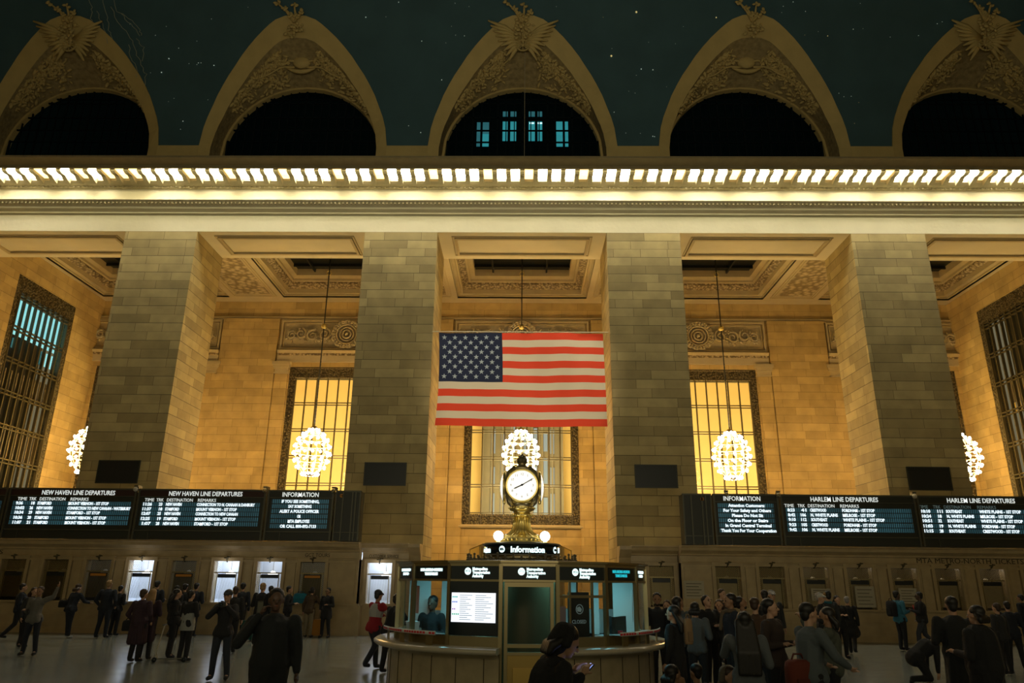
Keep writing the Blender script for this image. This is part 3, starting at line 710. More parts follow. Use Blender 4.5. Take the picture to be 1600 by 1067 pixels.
# ================================================================== CHANDELIERS
rings = [(1.30, .26, 8), (1.06, .58, 11), (.76, .80, 13), (.40, .94, 14), (.0, .98, 15), (-.40, .90, 13), (-.75, .74, 11), (-1.12, .42, 15)]
cl_lab = ['glowing globe chandelier hidden behind the far left pier except its edge', 'glowing globe chandelier of bare bulbs in the left bay', 'glowing globe chandelier of bare bulbs behind the clock', 'glowing globe chandelier of bare bulbs in the right bay', 'glowing globe chandelier at the far right beside the outer pier']
ch = thing('chandelier', cl_lab[0], 'chandelier', (-23.75, 39.5, 8.52), group='aisle chandeliers')
rg = SB()
for z, r, n in rings: rg.tube([(r * .93 * math.cos(2 * PI * k / 24), r * .93 * math.sin(2 * PI * k / 24), z) for k in range(25)], .022, 5, False)
rg.build('rings', MT['pale'], ch)
rb = SB()
for k in range(12):
    a = 2 * PI * k / 12; rb.tube([(r * .93 * math.cos(a), r * .93 * math.sin(a), z) for z, r, n in rings], .018, 5)
rb.build('ribs', MT['pale'], ch)
ca = SB(); ca.lathe([(0, 1.5), (.12, 1.48), (.22, 1.38), (.28, 1.3), (.1, 1.28), (.1, 1.0), (0, 1.0)], n=12); ca.lathe([(0, -1.25), (.2, -1.22), (.42, -1.1), (.2, -1.05), (0, -1.05)], n=16); ca.build('cap', MT['brass'], ch)
bm = SB().ball((0, 0, 0), .070, 8, (1, 1, 1.15)); bo = None
for z, r, n in rings:
    for k in range(n):
        a = 2 * PI * (k + .5 * (rings.index((z, r, n)) % 2)) / n
        loc = ((r + .02) * math.cos(a), (r + .02) * math.sin(a), z - .03)
        if bo is None: bo = bm.build('bulb', MT['bulb'], ch, loc)
        else: o = bo.copy(); COL.objects.link(o); o.location = loc
sm_ = SB(); sm_.tube([(0, 0, 1.45), (0, 0, 12.2)], .035, 6)
for k in range(20): sm_.ball((0, 0, 1.6 + k * .19), .05, 5, (1, .5, 1.3))
sm_.build('hanging_rod', MT['board'], ch)
kn = SB(); kn.ball((0, 0, 7.35), .16, 10); kn.build('knob', MT['brass'], ch)
k2 = SB(); k2.tube([(.14 * math.cos(a * PI / 6), 0, 10.7 + .14 * math.sin(a * PI / 6)) for a in range(13)], .03, 5, False); k2.build('hook_ring', MT['brass'], ch)
for i in range(-1, 3): dup(ch, (EC(i, 23.75), 39.5, 8.52), cl_lab[i + 2])

# ================================================================== TICKET COUNTERS
YF = 28.9
XW = [7.88 + 1.645 * k for k in range(9)]
LIT = {-14.46: 2, -11.17: 2, -9.525: 1, -12.815: .12, -16.105: .12, -7.88: .05, -5.4: 2.4}
cellm = mat('cell_wall_lit', (0.55, 0.57, 0.6), 0.7)  # pale copy of the cell wall, for the brightly lit windows
celld = mat('cell_wall_shaded', (0.06, 0.05, 0.03), 0.7)  # darkened copy of the same wall: the shade is in the colour
brassl = lattice('brass_lattice', (0.42, 0.33, 0.16), 15, .33)
silverl = lattice('bright_lattice', (0.5, 0.48, 0.42), 15, .36)
HWc = HW - .06
def counter(s):
    """s -1 left, 1 right; meshes are built with x growing outwards and mirrored"""
    nm = 'left' if s < 0 else 'right'
    t = thing('ticket_counter', 'long marble ticket counter with a row of barred windows under the %s departure boards' % nm, 'counter', (s * 16, YF, 0))
    D = (s * 16, YF, 0)
    def B(mb, x0, x1, *r): x0, x1 = sorted((s * x0, s * x1)); mb.box(x0, x1, *r)
    def SW(mb, prof, x0, x1): x0, x1 = sorted((s * x0, s * x1)); mb.sweepx(prof, x0, x1)
    b = MB(); B(b, 6.1, HWc, YF, YF + .25, 0, 1.06); B(b, 6.12, HWc, YF - .03, YF + .2, 0, .22); B(b, 6.12, HWc, YF - .02, YF + .2, .62, .66)
    B(b, 4.0, 6.1, YF + .45, YF + .7, 0, 1.06); B(b, 4.0, 6.1, YF + .42, YF + .6, 0, .22); B(b, 6.0, 6.1, YF, YF + .7, 0, 1.06)
    shift(b, D).build('base', MT['marble'], t)
    l = MB(); B(l, 6.05, HWc, YF - .12, YF + .5, 1.06, 1.13); B(l, 4.0, 6.05, YF + .33, YF + .9, 1.06, 1.13); shift(l, D).build('ledge', MT['marble'], t)
    ws = []
    edges = [6.1]
    for x in XW: edges += [x - .52, x + .52]
    edges.append(HWc)
    for k in range(0, len(edges), 2):
        w = MB(); ws.append(w); B(w, edges[k], edges[k + 1], YF, YF + .3, 1.13, 2.72)
        if edges[k + 1] - edges[k] < 5:
            B(w, edges[k] + .13, edges[k + 1] - .13, YF - .05, YF, 1.13, 2.66); B(w, edges[k] + .09, edges[k + 1] - .09, YF - .08, YF, 2.58, 2.68)
    w = MB(); ws.append(w); B(w, 6.12, 6.22, YF - .07, YF, 1.13, 2.7)
    w = MB(); ws.append(w); B(w, 4.0, 4.88, YF + .45, YF + .75, 1.13, 2.72)
    w = MB(); ws.append(w); B(w, 5.92, 6.1, YF + .45, YF + .75, 1.13, 2.72); B(w, 6.1, 6.15, YF, YF + .7, 1.13, 2.72)
    B(ws[-2], 4.2, 4.6, YF + .4, YF + .45, 1.13, 2.7)
    for w in ws: shift(w, D).build('wall_pier', MT['marble'], t)
    prof = [(YF + .3, 2.70), (YF - .06, 2.70), (YF - .06, 2.74), (YF - .02, 2.76), (YF - .02, 2.98), (YF - .1, 3.0), (YF - .12, 3.06), (YF - .22, 3.12), (YF - .34, 3.17), (YF - .36, 3.28), (YF - .42, 3.30), (YF - .42, 3.35), (YF + .3, 3.35)]
    c = MB(); SW(c, prof, 6.1, HWc); SW(c, [(y + .45, z) for y, z in prof], 4.3, 6.1); B(c, 5.9, HWc, YF + .3, 31, 3.2, 3.34); B(c, 4.2, 5.9, YF + .7, 31, 3.2, 3.34)
    shift(c, D).build('cornice', MT['marble'], t)
    q = SB(); q.smooth = False
    pf = [(-.40, 3.33), (-.40, 3.2), (-.25, 3.05), (-.05, 2.9), (.0, 2.72), (-.06, 2.62), (.02, 2.55), (.2, 2.5), (.5, 2.6), (.5, 3.33)]
    SW(q, [(YF + .5 + a, z) for a, z in pf], 3.85, 4.3); shift(q, D).build('scroll_bracket', MT['marble'], t)
    ce = MB()
    for x in XW:
        key = None
        for kx, v in LIT.items():
            if s < 0 and abs(kx + x) < .06: key = v
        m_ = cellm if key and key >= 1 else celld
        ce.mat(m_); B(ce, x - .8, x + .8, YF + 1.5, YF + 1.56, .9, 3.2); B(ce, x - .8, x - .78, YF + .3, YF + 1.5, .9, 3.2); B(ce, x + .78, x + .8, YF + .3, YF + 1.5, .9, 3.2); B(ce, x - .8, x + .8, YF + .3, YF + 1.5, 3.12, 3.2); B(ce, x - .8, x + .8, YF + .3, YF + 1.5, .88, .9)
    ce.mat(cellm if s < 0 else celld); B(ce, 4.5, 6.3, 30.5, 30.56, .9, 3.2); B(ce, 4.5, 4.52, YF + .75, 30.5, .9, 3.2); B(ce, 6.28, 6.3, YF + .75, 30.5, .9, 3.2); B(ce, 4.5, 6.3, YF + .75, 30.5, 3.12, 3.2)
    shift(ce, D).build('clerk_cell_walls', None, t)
    return t
cL = counter(-1); cR = counter(1)
def engr(par, s_, x, z, y, width, size=.2):
    text('engraved_lettering', s_, size, MT['tan'], par, (x - par.location.x, y - par.location.y, z), width)
engr(cL, 'GCT TOURS', -8.22, 2.80, YF - .03, .95); engr(cL, 'CUSTOMER SERVICE', -5.85, 2.80, YF + .42, 1.15, .18); engr(cL, 'LINES', -20.9, 2.80, YF - .03, .95, .22)
engr(cR, 'MTA METRO-NORTH TICKETS', 15.0, 2.80, YF - .03, 4.0, .27)
# ticket windows
def ticket_window(x, yf, label, style, grp=None):
    """style: 'lit', 'dim', 'dark', 'brass'"""
    t = thing('ticket_window', label, 'ticket window', (x, yf, 1.13), group=grp)
    f = MB()
    def ring(w, y0, y1, o):
        f.box(-.52 - o, -.52 - o + w, y0, y1, 0, 1.53 + o); f.box(.52 + o - w, .52 + o, y0, y1, 0, 1.53 + o); f.box(-.52 - o + w, .52 + o - w, y0, y1, 1.53 + o - w, 1.53 + o)
    ring(.10, -.075, .2, .06); ring(.05, -.04, .28, -.0); ring(.04, -.10, 0, .09); f.build('surround', MT['marble'], t)
    lt = silverl if style in ('lit', 'dim') else brassl
    g = MB(); g.box(-.46, .46, .06, .065, 1.08, 1.46); g.build('upper_lattice', lt, t)
    g = MB(); g.box(-.46, -.36, .05, .055, .05, 1.08); g.box(.36, .46, .05, .055, .05, 1.08); g.build('side_lattice', lt, t)
    h = MB(); h.box(-.47, .47, .04, .08, 1.04, 1.09); h.box(-.37, -.35, .03, .08, 0, 1.05); h.box(.35, .37, .03, .08, 0, 1.05)
    for k in range(12): h.box(-.46 + k * .08, -.42 + k * .08, .02, .06, 1.05, 1.085)
    h.build('brass_frame', MT['dbrass'], t)
    s_ = MB(); s_.box(-.34, .34, .05, .09, .88, 1.02); s_.build('sign_box', MT['black'], t)
    if style == 'dim': MB().box(-.30, .30, .03, .05, .90, .99).build('amber_sign', MT['orange'], t)
    b = MB()
    for k in range(17): b.box(-.33 + k * .041, -.32 + k * .041, .08, .09, .12, .88)
    b.build('bars', MT['dbrass'] if style != 'lit' else MT['boardrim'], t)
    if style == 'brass': MB().box(-.35, .35, .14, .16, .1, .9).build('shutter', MT['trim'], t)
    e = SB(); e.tube([(-.03, .02, 1.46), (0, -.12, 1.56), (.04, -.16, 1.66)], [.03, .035, .03], 6); e.ball((-.05, -.15, 1.60), .045, 6, (1.6, .5, .6)); e.ball((.07, -.14, 1.63), .045, 6, (1.6, .5, .6)); e.build('lamp_bracket', MT['bar'], t)
    return t
def pendant(x, y, lit, label, grp):
    p = thing('pendant_lamp', label, 'lamp', (x, y, 2.12), group=grp)
    s_ = SB(); s_.lathe([(0, .16), (.05, .15), (.09, .11), (.17, .06), (.18, 0), (.15, 0), (.08, .08), (0, .1)], n=14); s_.build('shade', MT['lampW'] if lit else MT['paper'], p)
    MB().tube([(0, 0, .15), (0, 0, 1.0)], .012, 5).build('rod', MT['bar'], p)
lnames = ['next to the scroll bracket']
for k, x in enumerate(XW):
    v = None
    for kx, vv in LIT.items():
        if abs(kx + x) < .06: v = vv
    st_ = 'lit' if v and v >= 1 else ('dim' if v else 'dark')
    ords = ['first', 'second', 'third', 'fourth', 'fifth', 'sixth', 'seventh', 'eighth', 'ninth'][k]
    if k < 8:
        ticket_window(-x, YF, {'lit': 'brightly lit', 'dim': 'dim', 'dark': 'dark'}[st_] + ' ticket window of the left counter, %s outward from the clock booth' % ords, st_)
        ticket_window(x, YF, 'shuttered brass latticed ticket window of the right counter, %s outward from the booth' % ords, 'brass')
        pendant(-x - .08, 29.55, st_ == 'lit', ('glowing' if st_ == 'lit' else 'unlit') + ' pendant lamp inside the %s left ticket window from the booth' % ords, 'left counter pendants')
        pendant(x + .1, 29.5, False, 'unlit shade lamp inside the %s right ticket window from the booth' % ords, 'right counter pendants')
ticket_window(-5.4, YF + .45, 'brightly lit customer service window between red jacket man and booth', 'lit')
pendant(-5.25, 29.9, True, 'glowing pendant lamp inside the customer service window', 'left counter pendants')
ticket_window(5.45, YF + .45, 'dark brass window at the inner end of the right counter', 'brass')
for kx, v in LIT.items():
    light('ticket_cell_light', 'AREA', (kx, 29.75 if kx < -6 else 30.2, 3.05), 30 * v, (0.66, 0.80, 1.0), 1.0, 1.0)
    if v >= 1: light('bracket_light', 'POINT', (kx, 28.6 if kx < -6 else 29.0, 2.45), 2.0 * v, (0.90, 0.88, 0.92), .18)
for x in XW[2:8]:
    light('ticket_cell_light', 'POINT', (x, 29.75, 2.75), 8 if x != XW[6] else 16, (1.0, 0.85, 0.62), .15)
# papers pinned to the right counter, small desk lamp
for x, z0, z1, w, y, l in ((6.55, 1.45, 2.08, .75, YF - .09, 'pale notice paper on the right counter, above the crowd near the booth'), (XW[2] + .15, 1.42, 1.85, .8, YF - .02, 'wide pale notice on the third right ticket window'), (XW[3] + .1, 1.2, 1.95, .72, YF - .02, 'tall pale notice on the fourth right ticket window'), (XW[4] + .05, 1.35, 1.9, .66, YF - .02, 'pale notice behind the man in the blue shirt')):
    t = thing('notice', l, 'notice', (x, y, z0)); MB().box(-w / 2, w / 2, -.012, 0, 0, z1 - z0).build('sheet', MT['paper'], t)
    q = MB()
    for k in range(5): q.box(-w / 2 + .08, w / 2 - .1 - .1 * (k % 2), -.016, -.012, (z1 - z0) * (.85 - .17 * k) - .02, (z1 - z0) * (.85 - .17 * k)); 
    q.build('printed_lines', MT['tan'], t)

# ================================================================== DEPARTURE BOARDS
flapm = bpy.data.materials.new('flap_cells'); flapm.use_nodes = True
def _flap(m):
    nt = m.node_tree; N = nt.nodes.new; L = nt.links.new; p = nt.nodes['Principled BSDF']; p.inputs['Roughness'].default_value = .4
    g = N('ShaderNodeNewGeometry'); s = N('ShaderNodeSeparateXYZ'); L(g.outputs['Position'], s.inputs[0])
    a = N('ShaderNodeMath'); a.operation = 'MULTIPLY'; a.inputs[1].default_value = 1 / .078; L(s.outputs[0], a.inputs[0])
    b = N('ShaderNodeMath'); b.operation = 'FRACT'; L(a.outputs[0], b.inputs[0])
    c = N('ShaderNodeMath'); c.operation = 'GREATER_THAN'; c.inputs[1].default_value = .42; L(b.outputs[0], c.inputs[0])
    n = N('ShaderNodeTexNoise'); n.inputs['Scale'].default_value = 1.1; L(g.outputs['Position'], n.inputs['Vector'])
    d = N('ShaderNodeMath'); d.operation = 'MULTIPLY'; L(c.outputs[0], d.inputs[0]); L(n.outputs['Fac'], d.inputs[1])
    mx = N('ShaderNodeMixRGB'); mx.inputs[1].default_value = (.004, .010, .012, 1); mx.inputs[2].default_value = (.038, .125, .155, 1); L(d.outputs[0], mx.inputs[0])
    L(mx.outputs[0], p.inputs['Base Color']); L(mx.outputs[0], p.inputs['Emission Color']); p.inputs['Emission Strength'].default_value = .75
_flap(flapm)
YB = 28.28; ZB0, ZB1 = 3.37, 5.22
RZ = [4.62, 4.44, 4.27, 4.08, 3.90]
def board(x0, x1, label, header, hx, hm, labels, rows, info=False):
    """rows: list of lists of (x, string)"""
    t = thing('departure_board', label, 'board', ((x0 + x1) / 2, YB, ZB0)); D = Vector(((x0 + x1) / 2, YB, ZB0)); H = ZB1 - ZB0
    def Lx(x): return x - D.x
    a, b = Lx(x0), Lx(x1)
    c = MB(); c.box(a + .02, b - .02, .02, .55, 0, H); c.build('cabinet', MT['board'], t)
    r = MB()
    r.box(a, a + .07, -.05, .1, 0, H); r.box(b - .07, b, -.05, .1, 0, H); r.box(a, b, -.04, .1, H - .03, H + .03); r.box(a, b, -.03, .08, .30, .34); r.box(a, b, -.03, .06, H - .28, H - .255); r.box(a + .6, a + .62, -.02, .04, 0, .3)
    r.build('rim', MT['boardrim'], t)
    hp = MB().box(a + .07, b - .07, -.005, .02, H - .255, H - .03).build('header_panel', hm, t)
    text('lettering', header[0], .24, MT['hletter'], hp, (Lx(hx[0]), -.012, H - .225), hx[1] - hx[0], bold=.003)
    if labels:
        for x, s_, w in labels[0]: text('column_lettering', s_, .17, labels[1], t, (Lx(x), .005, 4.775 - ZB0), w)
    zs = RZ if not info else [4.77, 4.585, 4.40, 4.215, 4.03, 3.845]
    for z, row in zip(zs, rows):
        dr_ = MB().box(a + .2 if not info else a + .18, b - .2, 0.0, .02, z - .025 - ZB0, z + .125 - ZB0).build('display_row', flapm, t)
        for x, s_, w in row: text('lettering', s_, .155, MT['letter'], dr_, (Lx(x), -.012, z - .005 - ZB0), w, bold=.006)
    return t
mono = .0745
def px2x(px): return (px - 812.5) * .02475
def rows_at(cols_, data):
    out = []
    for row in data: out.append([(c, s_, max(.06, len(s_) * mono * .91)) for c, s_ in zip(cols_, row) if s_])
    return out
lab = lambda xs: [(xs[0], 'TIME', .36), (xs[1], 'TRK', .28), (xs[2], 'DESTINATION', 1.0), (xs[3], 'REMARKS', .7)]
c1 = (-19.42, -18.85, -18.58, -17.38)
board(-19.75, -14.78, 'departure board at far left, times from 9:36 to 11:07', ['NEW HAVEN LINE DEPARTURES'], (-18.5, -15.65), MT['maroon'], (lab((-19.4, -18.95, -18.55, -17.35)), MT['hletter']),
      rows_at(c1, [('9:36', '18', 'STAMFORD', 'MOUNT VERNON - 1ST STOP'), ('10:02', '26', 'NEW HAVEN', 'CONNECTION TO NEW CANAAN - WATERBURY'), ('10:34', '29', 'NEW HAVEN', 'STAMFORD - 1ST STOP'), ('10:36', '20', 'STAMFORD', 'MOUNT VERNON - 1ST STOP'), ('11:07', '21', 'STAMFORD', 'MOUNT VERNON - 1ST STOP')]))
c2 = (-14.5, -13.87, -13.6, -12.4)
board(-14.72, -9.76, 'departure board second from left, times from 11:26 to 1:07', ['NEW HAVEN LINE DEPARTURES'], (-13.55, -10.7), MT['maroon'], (lab((-14.45, -14.0, -13.6, -12.4)), MT['hletter']),
      rows_at(c2, [('11:26', '23', 'NEW HAVEN', 'CONNECTION TO N. CANAAN & DANBURY'), ('11:37', '18', 'STAMFORD', 'MOUNT VERNON - 1ST STOP'), ('12:07', '25', 'NEW HAVEN', 'CONNECTION TO NEW CANAAN'), ('12:25', '19', 'STAMFORD', 'MOUNT VERNON - 1ST STOP'), (' 1:07', '28', 'NEW HAVEN', 'STAMFORD - 1ST STOP')]))
def info_rows(lines, cx):
    return [[(cx - len(s_) * .0345, s_, len(s_) * .069)] for s_ in lines]
board(-9.70, -7.14, 'left information board reading IF YOU SEE SOMETHING', ['INFORMATION'], (-9.15, -7.75), MT['board'], None,
      info_rows(['IF YOU SEE SOMETHING,', 'SAY SOMETHING', 'ALERT A POLICE OFFICER', 'OR', 'MTA EMPLOYEE', 'OR CALL 800-892-7133'], -8.42), True)
def end_block(x0, x1, label, badge):
    t = thing('board_end_cabinet', label, 'cabinet', ((x0 + x1) / 2, YB, ZB0)); w = (x1 - x0) / 2; H = ZB1 - ZB0
    MB().box(-w, w, .02, .62, 0, H).build('casing', MT['board'], t)
    r = MB(); r.box(-w, w, -.02, .1, H - .03, H + .03)
    for x in (-w, -w * .45, w * .3, w * .55, w - .05): r.box(x, x + .05, -.03, .05, 0, H)
    r.box(-w, w, -.02, .06, .30, .33); r.build('rim', MT['boardrim'], t)
    b = thing; g = MB().tube([(0, -.03, 0), (0, .0, 0)], .07, 12).build('round_badge', MT['orange'], t, (badge - (x0 + x1) / 2, 0, H - .17))
    text('lettering', 'M3', .08, MT['black'], g, (0, -.035, -.03), .09, 'CENTER')
end_block(-7.08, -6.1, 'blank dark end cabinet of the left boards with small orange badge', -6.85)
end_block(6.2, 7.3, 'blank dark end cabinet of the right boards with small orange badge', 6.95)
board(7.36, 9.84, 'right information board reading Attention Customers', ['INFORMATION'], (7.75, 9.15), MT['board'], None,
      info_rows(['Attention Customers:', 'For Your Safety and Others', 'Please Do Not Sit', 'On the Floor or Stairs', 'In Grand Central Terminal', 'Thank You For Your Cooperation'], 8.62), True)
c3 = (10.15, 10.6, 11.0, 12.2)
board(9.90, 15.0, 'departure board second from right, times from 8:23 to 9:42', ['HARLEM LINE DEPARTURES'], (11.05, 13.6), MT['board'], (lab((10.05, 10.55, 10.93, 12.15)), MT['hletter']),
      rows_at(c3, [('8:23', ' 41', 'CRESTWOOD', 'FORDHAM - 1ST STOP'), ('8:42', '106', 'N. WHITE PLAINS', 'MELROSE - 1ST STOP'), ('9:10', '112', 'SOUTHEAST', 'WHITE PLAINS - 1ST STOP'), ('9:23', '105', 'CRESTWOOD', 'FORDHAM - 1ST STOP'), ('9:42', '106', 'N. WHITE PLAINS', 'MELROSE - 1ST STOP')]))
c4 = (15.15, 15.75, 16.1, 17.35)
board(15.06, 20.2, 'departure board at far right, times from 10:10 to 11:15', ['HARLEM LINE DEPARTURES'], (16.2, 18.75), MT['board'], (lab((15.1, 15.65, 16.05, 17.3)), MT['dimletter']),
      rows_at(c4, [('10:10', '111', 'SOUTHEAST', 'WHITE PLAINS - 1ST STOP'), ('10:24', '18', 'N. WHITE PLAINS', 'MELROSE - 1ST STOP'), ('10:51', '32', 'SOUTHEAST', 'WHITE PLAINS - 1ST STOP'), ('11:03', '19', 'N. WHITE PLAINS', 'FORDHAM - 1ST STOP'), ('11:15', '28', 'SOUTHEAST', 'CRESTWOOD - 1ST STOP')]))
board(-24.8, -19.81, 'dim unlit departure board cut by the left picture edge', ['NEW HAVEN LINE DEPARTURES'], (-23.6, -20.9), MT['maroon'], None, [[], [], [], [], []])
for x, l in ((-14.75, 'small dome camera on top between the two left departure boards'), (-9.75, 'small black camera on top beside the left information board'), (-7.1, 'small camera on top of the inner end of the left boards'), (7.9, 'small camera on top of the right information board'), (9.87, 'small camera on top beside the right information board'), (15.0, 'white dome camera on top between the two right departure boards')):
    t = thing('security_camera', l, 'camera', (x, 28.2, ZB1 + .03)); a = MB(); a.box(-.03, .03, 0, .3, 0, .12); a.box(-.12, .03, -.06, .0, .06, .12); a.build('arm', MT['boardrim'], t)
    SB().ball((-.05, -.06, -.04), .09, 10).build('dome', MT['dbrass'] if abs(x) < 14 else MT['paper'], t)
# ================================================================== INFORMATION BOOTH
BX, BY = 0.09, 13.35
DEL = math.radians(3.2); RG = 2.12
def bp_(a, r, z=0): return (r * math.sin(a), -r * math.cos(a), z)
AN = [DEL + math.radians(-11.25 + 22.5 * k) for k in range(16)]       # mullion angles, panel k runs from AN[k] to AN[k+1]
booth = thing('information_booth', 'round marble and brass information booth with teal lit glass under the clock', 'kiosk', (BX, BY, 0))
a0, a1 = AN[1], AN[0] + 2 * PI
b = SB(); b.lathe([(2.26, 0), (2.26, .12), (2.22, .16), (2.22, .98), (2.3, 1.02), (2.3, 1.04)], n=64, a0=a0, a1=a1); b.build('marble_base', MT['bmarble'], booth)
j = MB()
for k in range(30):
    a = a0 + (a1 - a0) * (k + .5) / 30; p, q = bp_(a, 2.222), bp_(a, 2.222, .98); j.tube([p, q], .006, 4)
j.build('base_joints', MT['tan'], booth)
b = SB(); b.lathe([(2.0, 1.04), (2.44, 1.04), (2.48, 1.07), (2.48, 1.10), (2.44, 1.125), (2.0, 1.125)], n=64, a0=a0, a1=a1)
for a in (a0, a1):
    p = [bp_(a, r, z) for r, z in ((2.0, 1.04), (2.44, 1.04), (2.48, 1.07), (2.48, 1.10), (2.44, 1.125), (2.0, 1.125))]; b.add(p, [tuple(range(6))])
slabm = mat('counter_slab', (0.42, 0.38, 0.28), 0.22, vary=.15); b.build('counter_slab', slabm, booth)
def wallseg(mb, k, r, z0, z1, th=.03, i0=.0, i1=1.0):
    A, B = Vector(bp_(AN[k], r)), Vector(bp_(AN[(k + 1) % 16], r)); A, B = A.lerp(B, i0), A.lerp(B, i1)
    nrm = Vector((A + B) / 2).normalized() * th; vs = []
    for z in (z0, z1): vs += [A + Vector((0, 0, z)), B + Vector((0, 0, z)), B - nrm + Vector((0, 0, z)), A - nrm + Vector((0, 0, z))]
    mb.add(vs, [(0, 3, 2, 1), (4, 5, 6, 7), (0, 1, 5, 4), (1, 2, 6, 5), (2, 3, 7, 6), (3, 0, 4, 7)])
for k in range(16):
    m_ = MB(); m_.cbox((bp_(AN[k], RG)[0], bp_(AN[k], RG)[1], 1.66), (.05, .07, 1.22), AN[k]) if k > 1 else m_.cbox((bp_(AN[k], RG)[0], bp_(AN[k], RG)[1], 1.14), (.055, .07, 2.26), AN[k])
    m_.build('mullion', MT['dbrass'], booth)
lo = MB()
for k in range(1, 16): wallseg(lo, k, RG + .005, 1.125, 1.26, .06)
lo.build('lower_rail', MT['dbrass'], booth)
tr_ = MB()
for k in range(16): wallseg(tr_, k, RG + .02, 2.02, 2.05, .06); wallseg(tr_, k, RG + .025, 2.24, 2.29, .06); wallseg(tr_, k, RG + .07, 2.29, 2.32, .14)
tr_.build('upper_rails', MT['dbrass'], booth)
rf = MB(); rf.add([bp_(a, 2.17, 2.32) for a in AN] + [bp_(a, .9, 2.36) for a in AN], [(k, (k + 1) % 16, 16 + (k + 1) % 16, 16 + k) for k in range(16)]); rf.add([bp_(a, 2.1, 2.25) for a in AN], [tuple(range(16))])
rf.build('roof', MT['board'], booth)
for k in range(16):
    if k == 0: continue
    g = MB(); wallseg(g, k, RG - .01, 1.26, 2.02, .012); g.build('glass_panel', MT['glass'], booth)
PC = {k: (Vector(bp_(AN[k], RG)) + Vector(bp_(AN[(k + 1) % 16], RG))) / 2 for k in range(16)}
PA = {k: (AN[k] + (math.radians(11.25))) for k in range(16)}
def sign(k, lines, m_, sizes, logo=False, wid=None):
    s_ = MB(); wallseg(s_, k, RG + .012, 2.05, 2.24, .05); o = s_.build('sign_band', MT['darkglass'], booth)
    a = PA[k]; c = PC[k]; n = Vector((c.x, c.y, 0)).normalized(); tdir = Vector((math.cos(a), math.sin(a), 0))
    z = 2.205
    zz = [2.165, 2.105] if len(lines) == 2 else [2.18, 2.13, 2.08]
    for q, l in enumerate(lines):
        off = -.04 if logo else -(wid[q] / 2)
        p = c + n * .018 + tdir * off
        text('lettering', l, .058, m_, o, (p.x, p.y, zz[q]), wid[q], rot=(PI / 2, 0, a), bold=.002)
    if logo:
        p = c + n * .02 + tdir * (-.115); d = MB(); R_ = .052
        d.add([tuple(p + tdir * (R_ * math.cos(i * PI / 10)) + Vector((0, 0, 2.165 + R_ * math.sin(i * PI / 10)))) for i in range(20)], [tuple(range(20))]); d.build('logo_disc', MT['tealscreen'], o)
        p = p + n * .003; text('lettering', 'MTA', .05, MT['black'], o, (p.x - tdir.x * .038, p.y - tdir.y * .038, 2.148), .076, rot=(PI / 2, 0, a))
mta = ['Metropolitan', 'Transportation', 'Authority']
for k in (0, 1, 15): sign(k, mta, MT['tealscreen'], None, True, (.24, .28, .18))
sign(2, ['MTA METRO-NORTH', 'TIMETABLES'], MT['cyanletter'], None, False, (.46, .32)); sign(14, ['MTA METRO-NORTH', 'TIMETABLES'], MT['tealscreen'], None, False, (.50, .30))
sign(3, ['RAILROAD', 'INFO'], MT['tealscreen'], None, False, (.42, .26)); sign(13, ['RAILROAD', 'INFO'], MT['tealscreen'], None, False, (.46, .28))
for k in range(4, 13): sign(k, ['MTA'], MT['cyanletter'], None, False, (.2,))
# door
d = thing; dm = MB(); 
wallseg(dm, 0, RG - .01, .04, 2.02, .05, .06, .12); wallseg(dm, 0, RG - .01, .04, 2.02, .05, .88, .94); wallseg(dm, 0, RG - .01, 1.95, 2.02, .05, .12, .88); wallseg(dm, 0, RG - .01, 1.12, 1.17, .06, .12, .88); wallseg(dm, 0, RG - .01, 1.02, 1.06, .05, .12, .88); wallseg(dm, 0, RG - .01, .04, .2, .05, .12, .88)
od = dm.build('door', MT['dbrass'], booth)
g = MB(); wallseg(g, 0, RG - .03, 1.17, 1.95, .01, .12, .88); g.build('door_glass', MT['glass'], od)
g = MB(); wallseg(g, 0, RG - .03, .2, 1.02, .02, .12, .88); g.build('door_panel', mat('bronze_door_panel', (0.40, 0.28, 0.08), 0.35, 0.6), od)
g = MB(); wallseg(g, 0, RG + .0, .3, .85, .03, .22, .78); g.build('raised_panel', mat('worn_brass_panel', (0.50, 0.34, 0.09), 0.4, 0.7), od)
g = SB(); hx, hy, _ = bp_(AN[1] - .07, RG + .02); g.ball((hx, hy, 1.1), .03, 8); g.build('door_knob', MT['brass'], od)
# trays with red dashes
def tray(ks, label):
    A_s = AN[ks[0]] + .03; A_e = AN[ks[-1] + 1] - .03
    m_ = (A_s + A_e) / 2; loc = (BX + 2.2 * math.sin(m_), BY - 2.2 * math.cos(m_), 1.125)
    t = thing('leaflet_tray', label, 'tray', loc)
    s_ = SB(); s_.lathe([(2.05, 1.27), (2.34, 1.27), (2.34, 1.325), (2.33, 1.325), (2.33, 1.28), (2.05, 1.28)], (BX, BY, 0), 20, A_s, A_e); shift(s_, loc).build('acrylic_shelf', mat('acrylic', (0.55, 0.6, 0.6), 0.25), t)
    q = MB(); n = int((A_e - A_s) * 2.34 / .062)
    for k in range(n):
        if k % 9 == 6: continue
        a = A_s + (A_e - A_s) * k / n; b_ = a + (A_e - A_s) / n * .78
        q.add([(BX + 2.345 * math.sin(x), BY - 2.345 * math.cos(x), z) for x, z in ((a, 1.282), (b_, 1.282), (b_, 1.312), (a, 1.312))], [(0, 1, 2, 3)])
    shift(q, loc).build('red_dashes', mat('red_tape', (0.5, 0.02, 0.03), 0.5), t)
    l = MB()
    for k in range(3):
        a = A_s + (A_e - A_s) * (.1 + .4 * k); l.cbox((BX + 2.28 * math.sin(a), BY - 2.28 * math.cos(a), 1.2), (.12, .02, .15), a)
    shift(l, loc).build('support', MT['dbrass'], t)
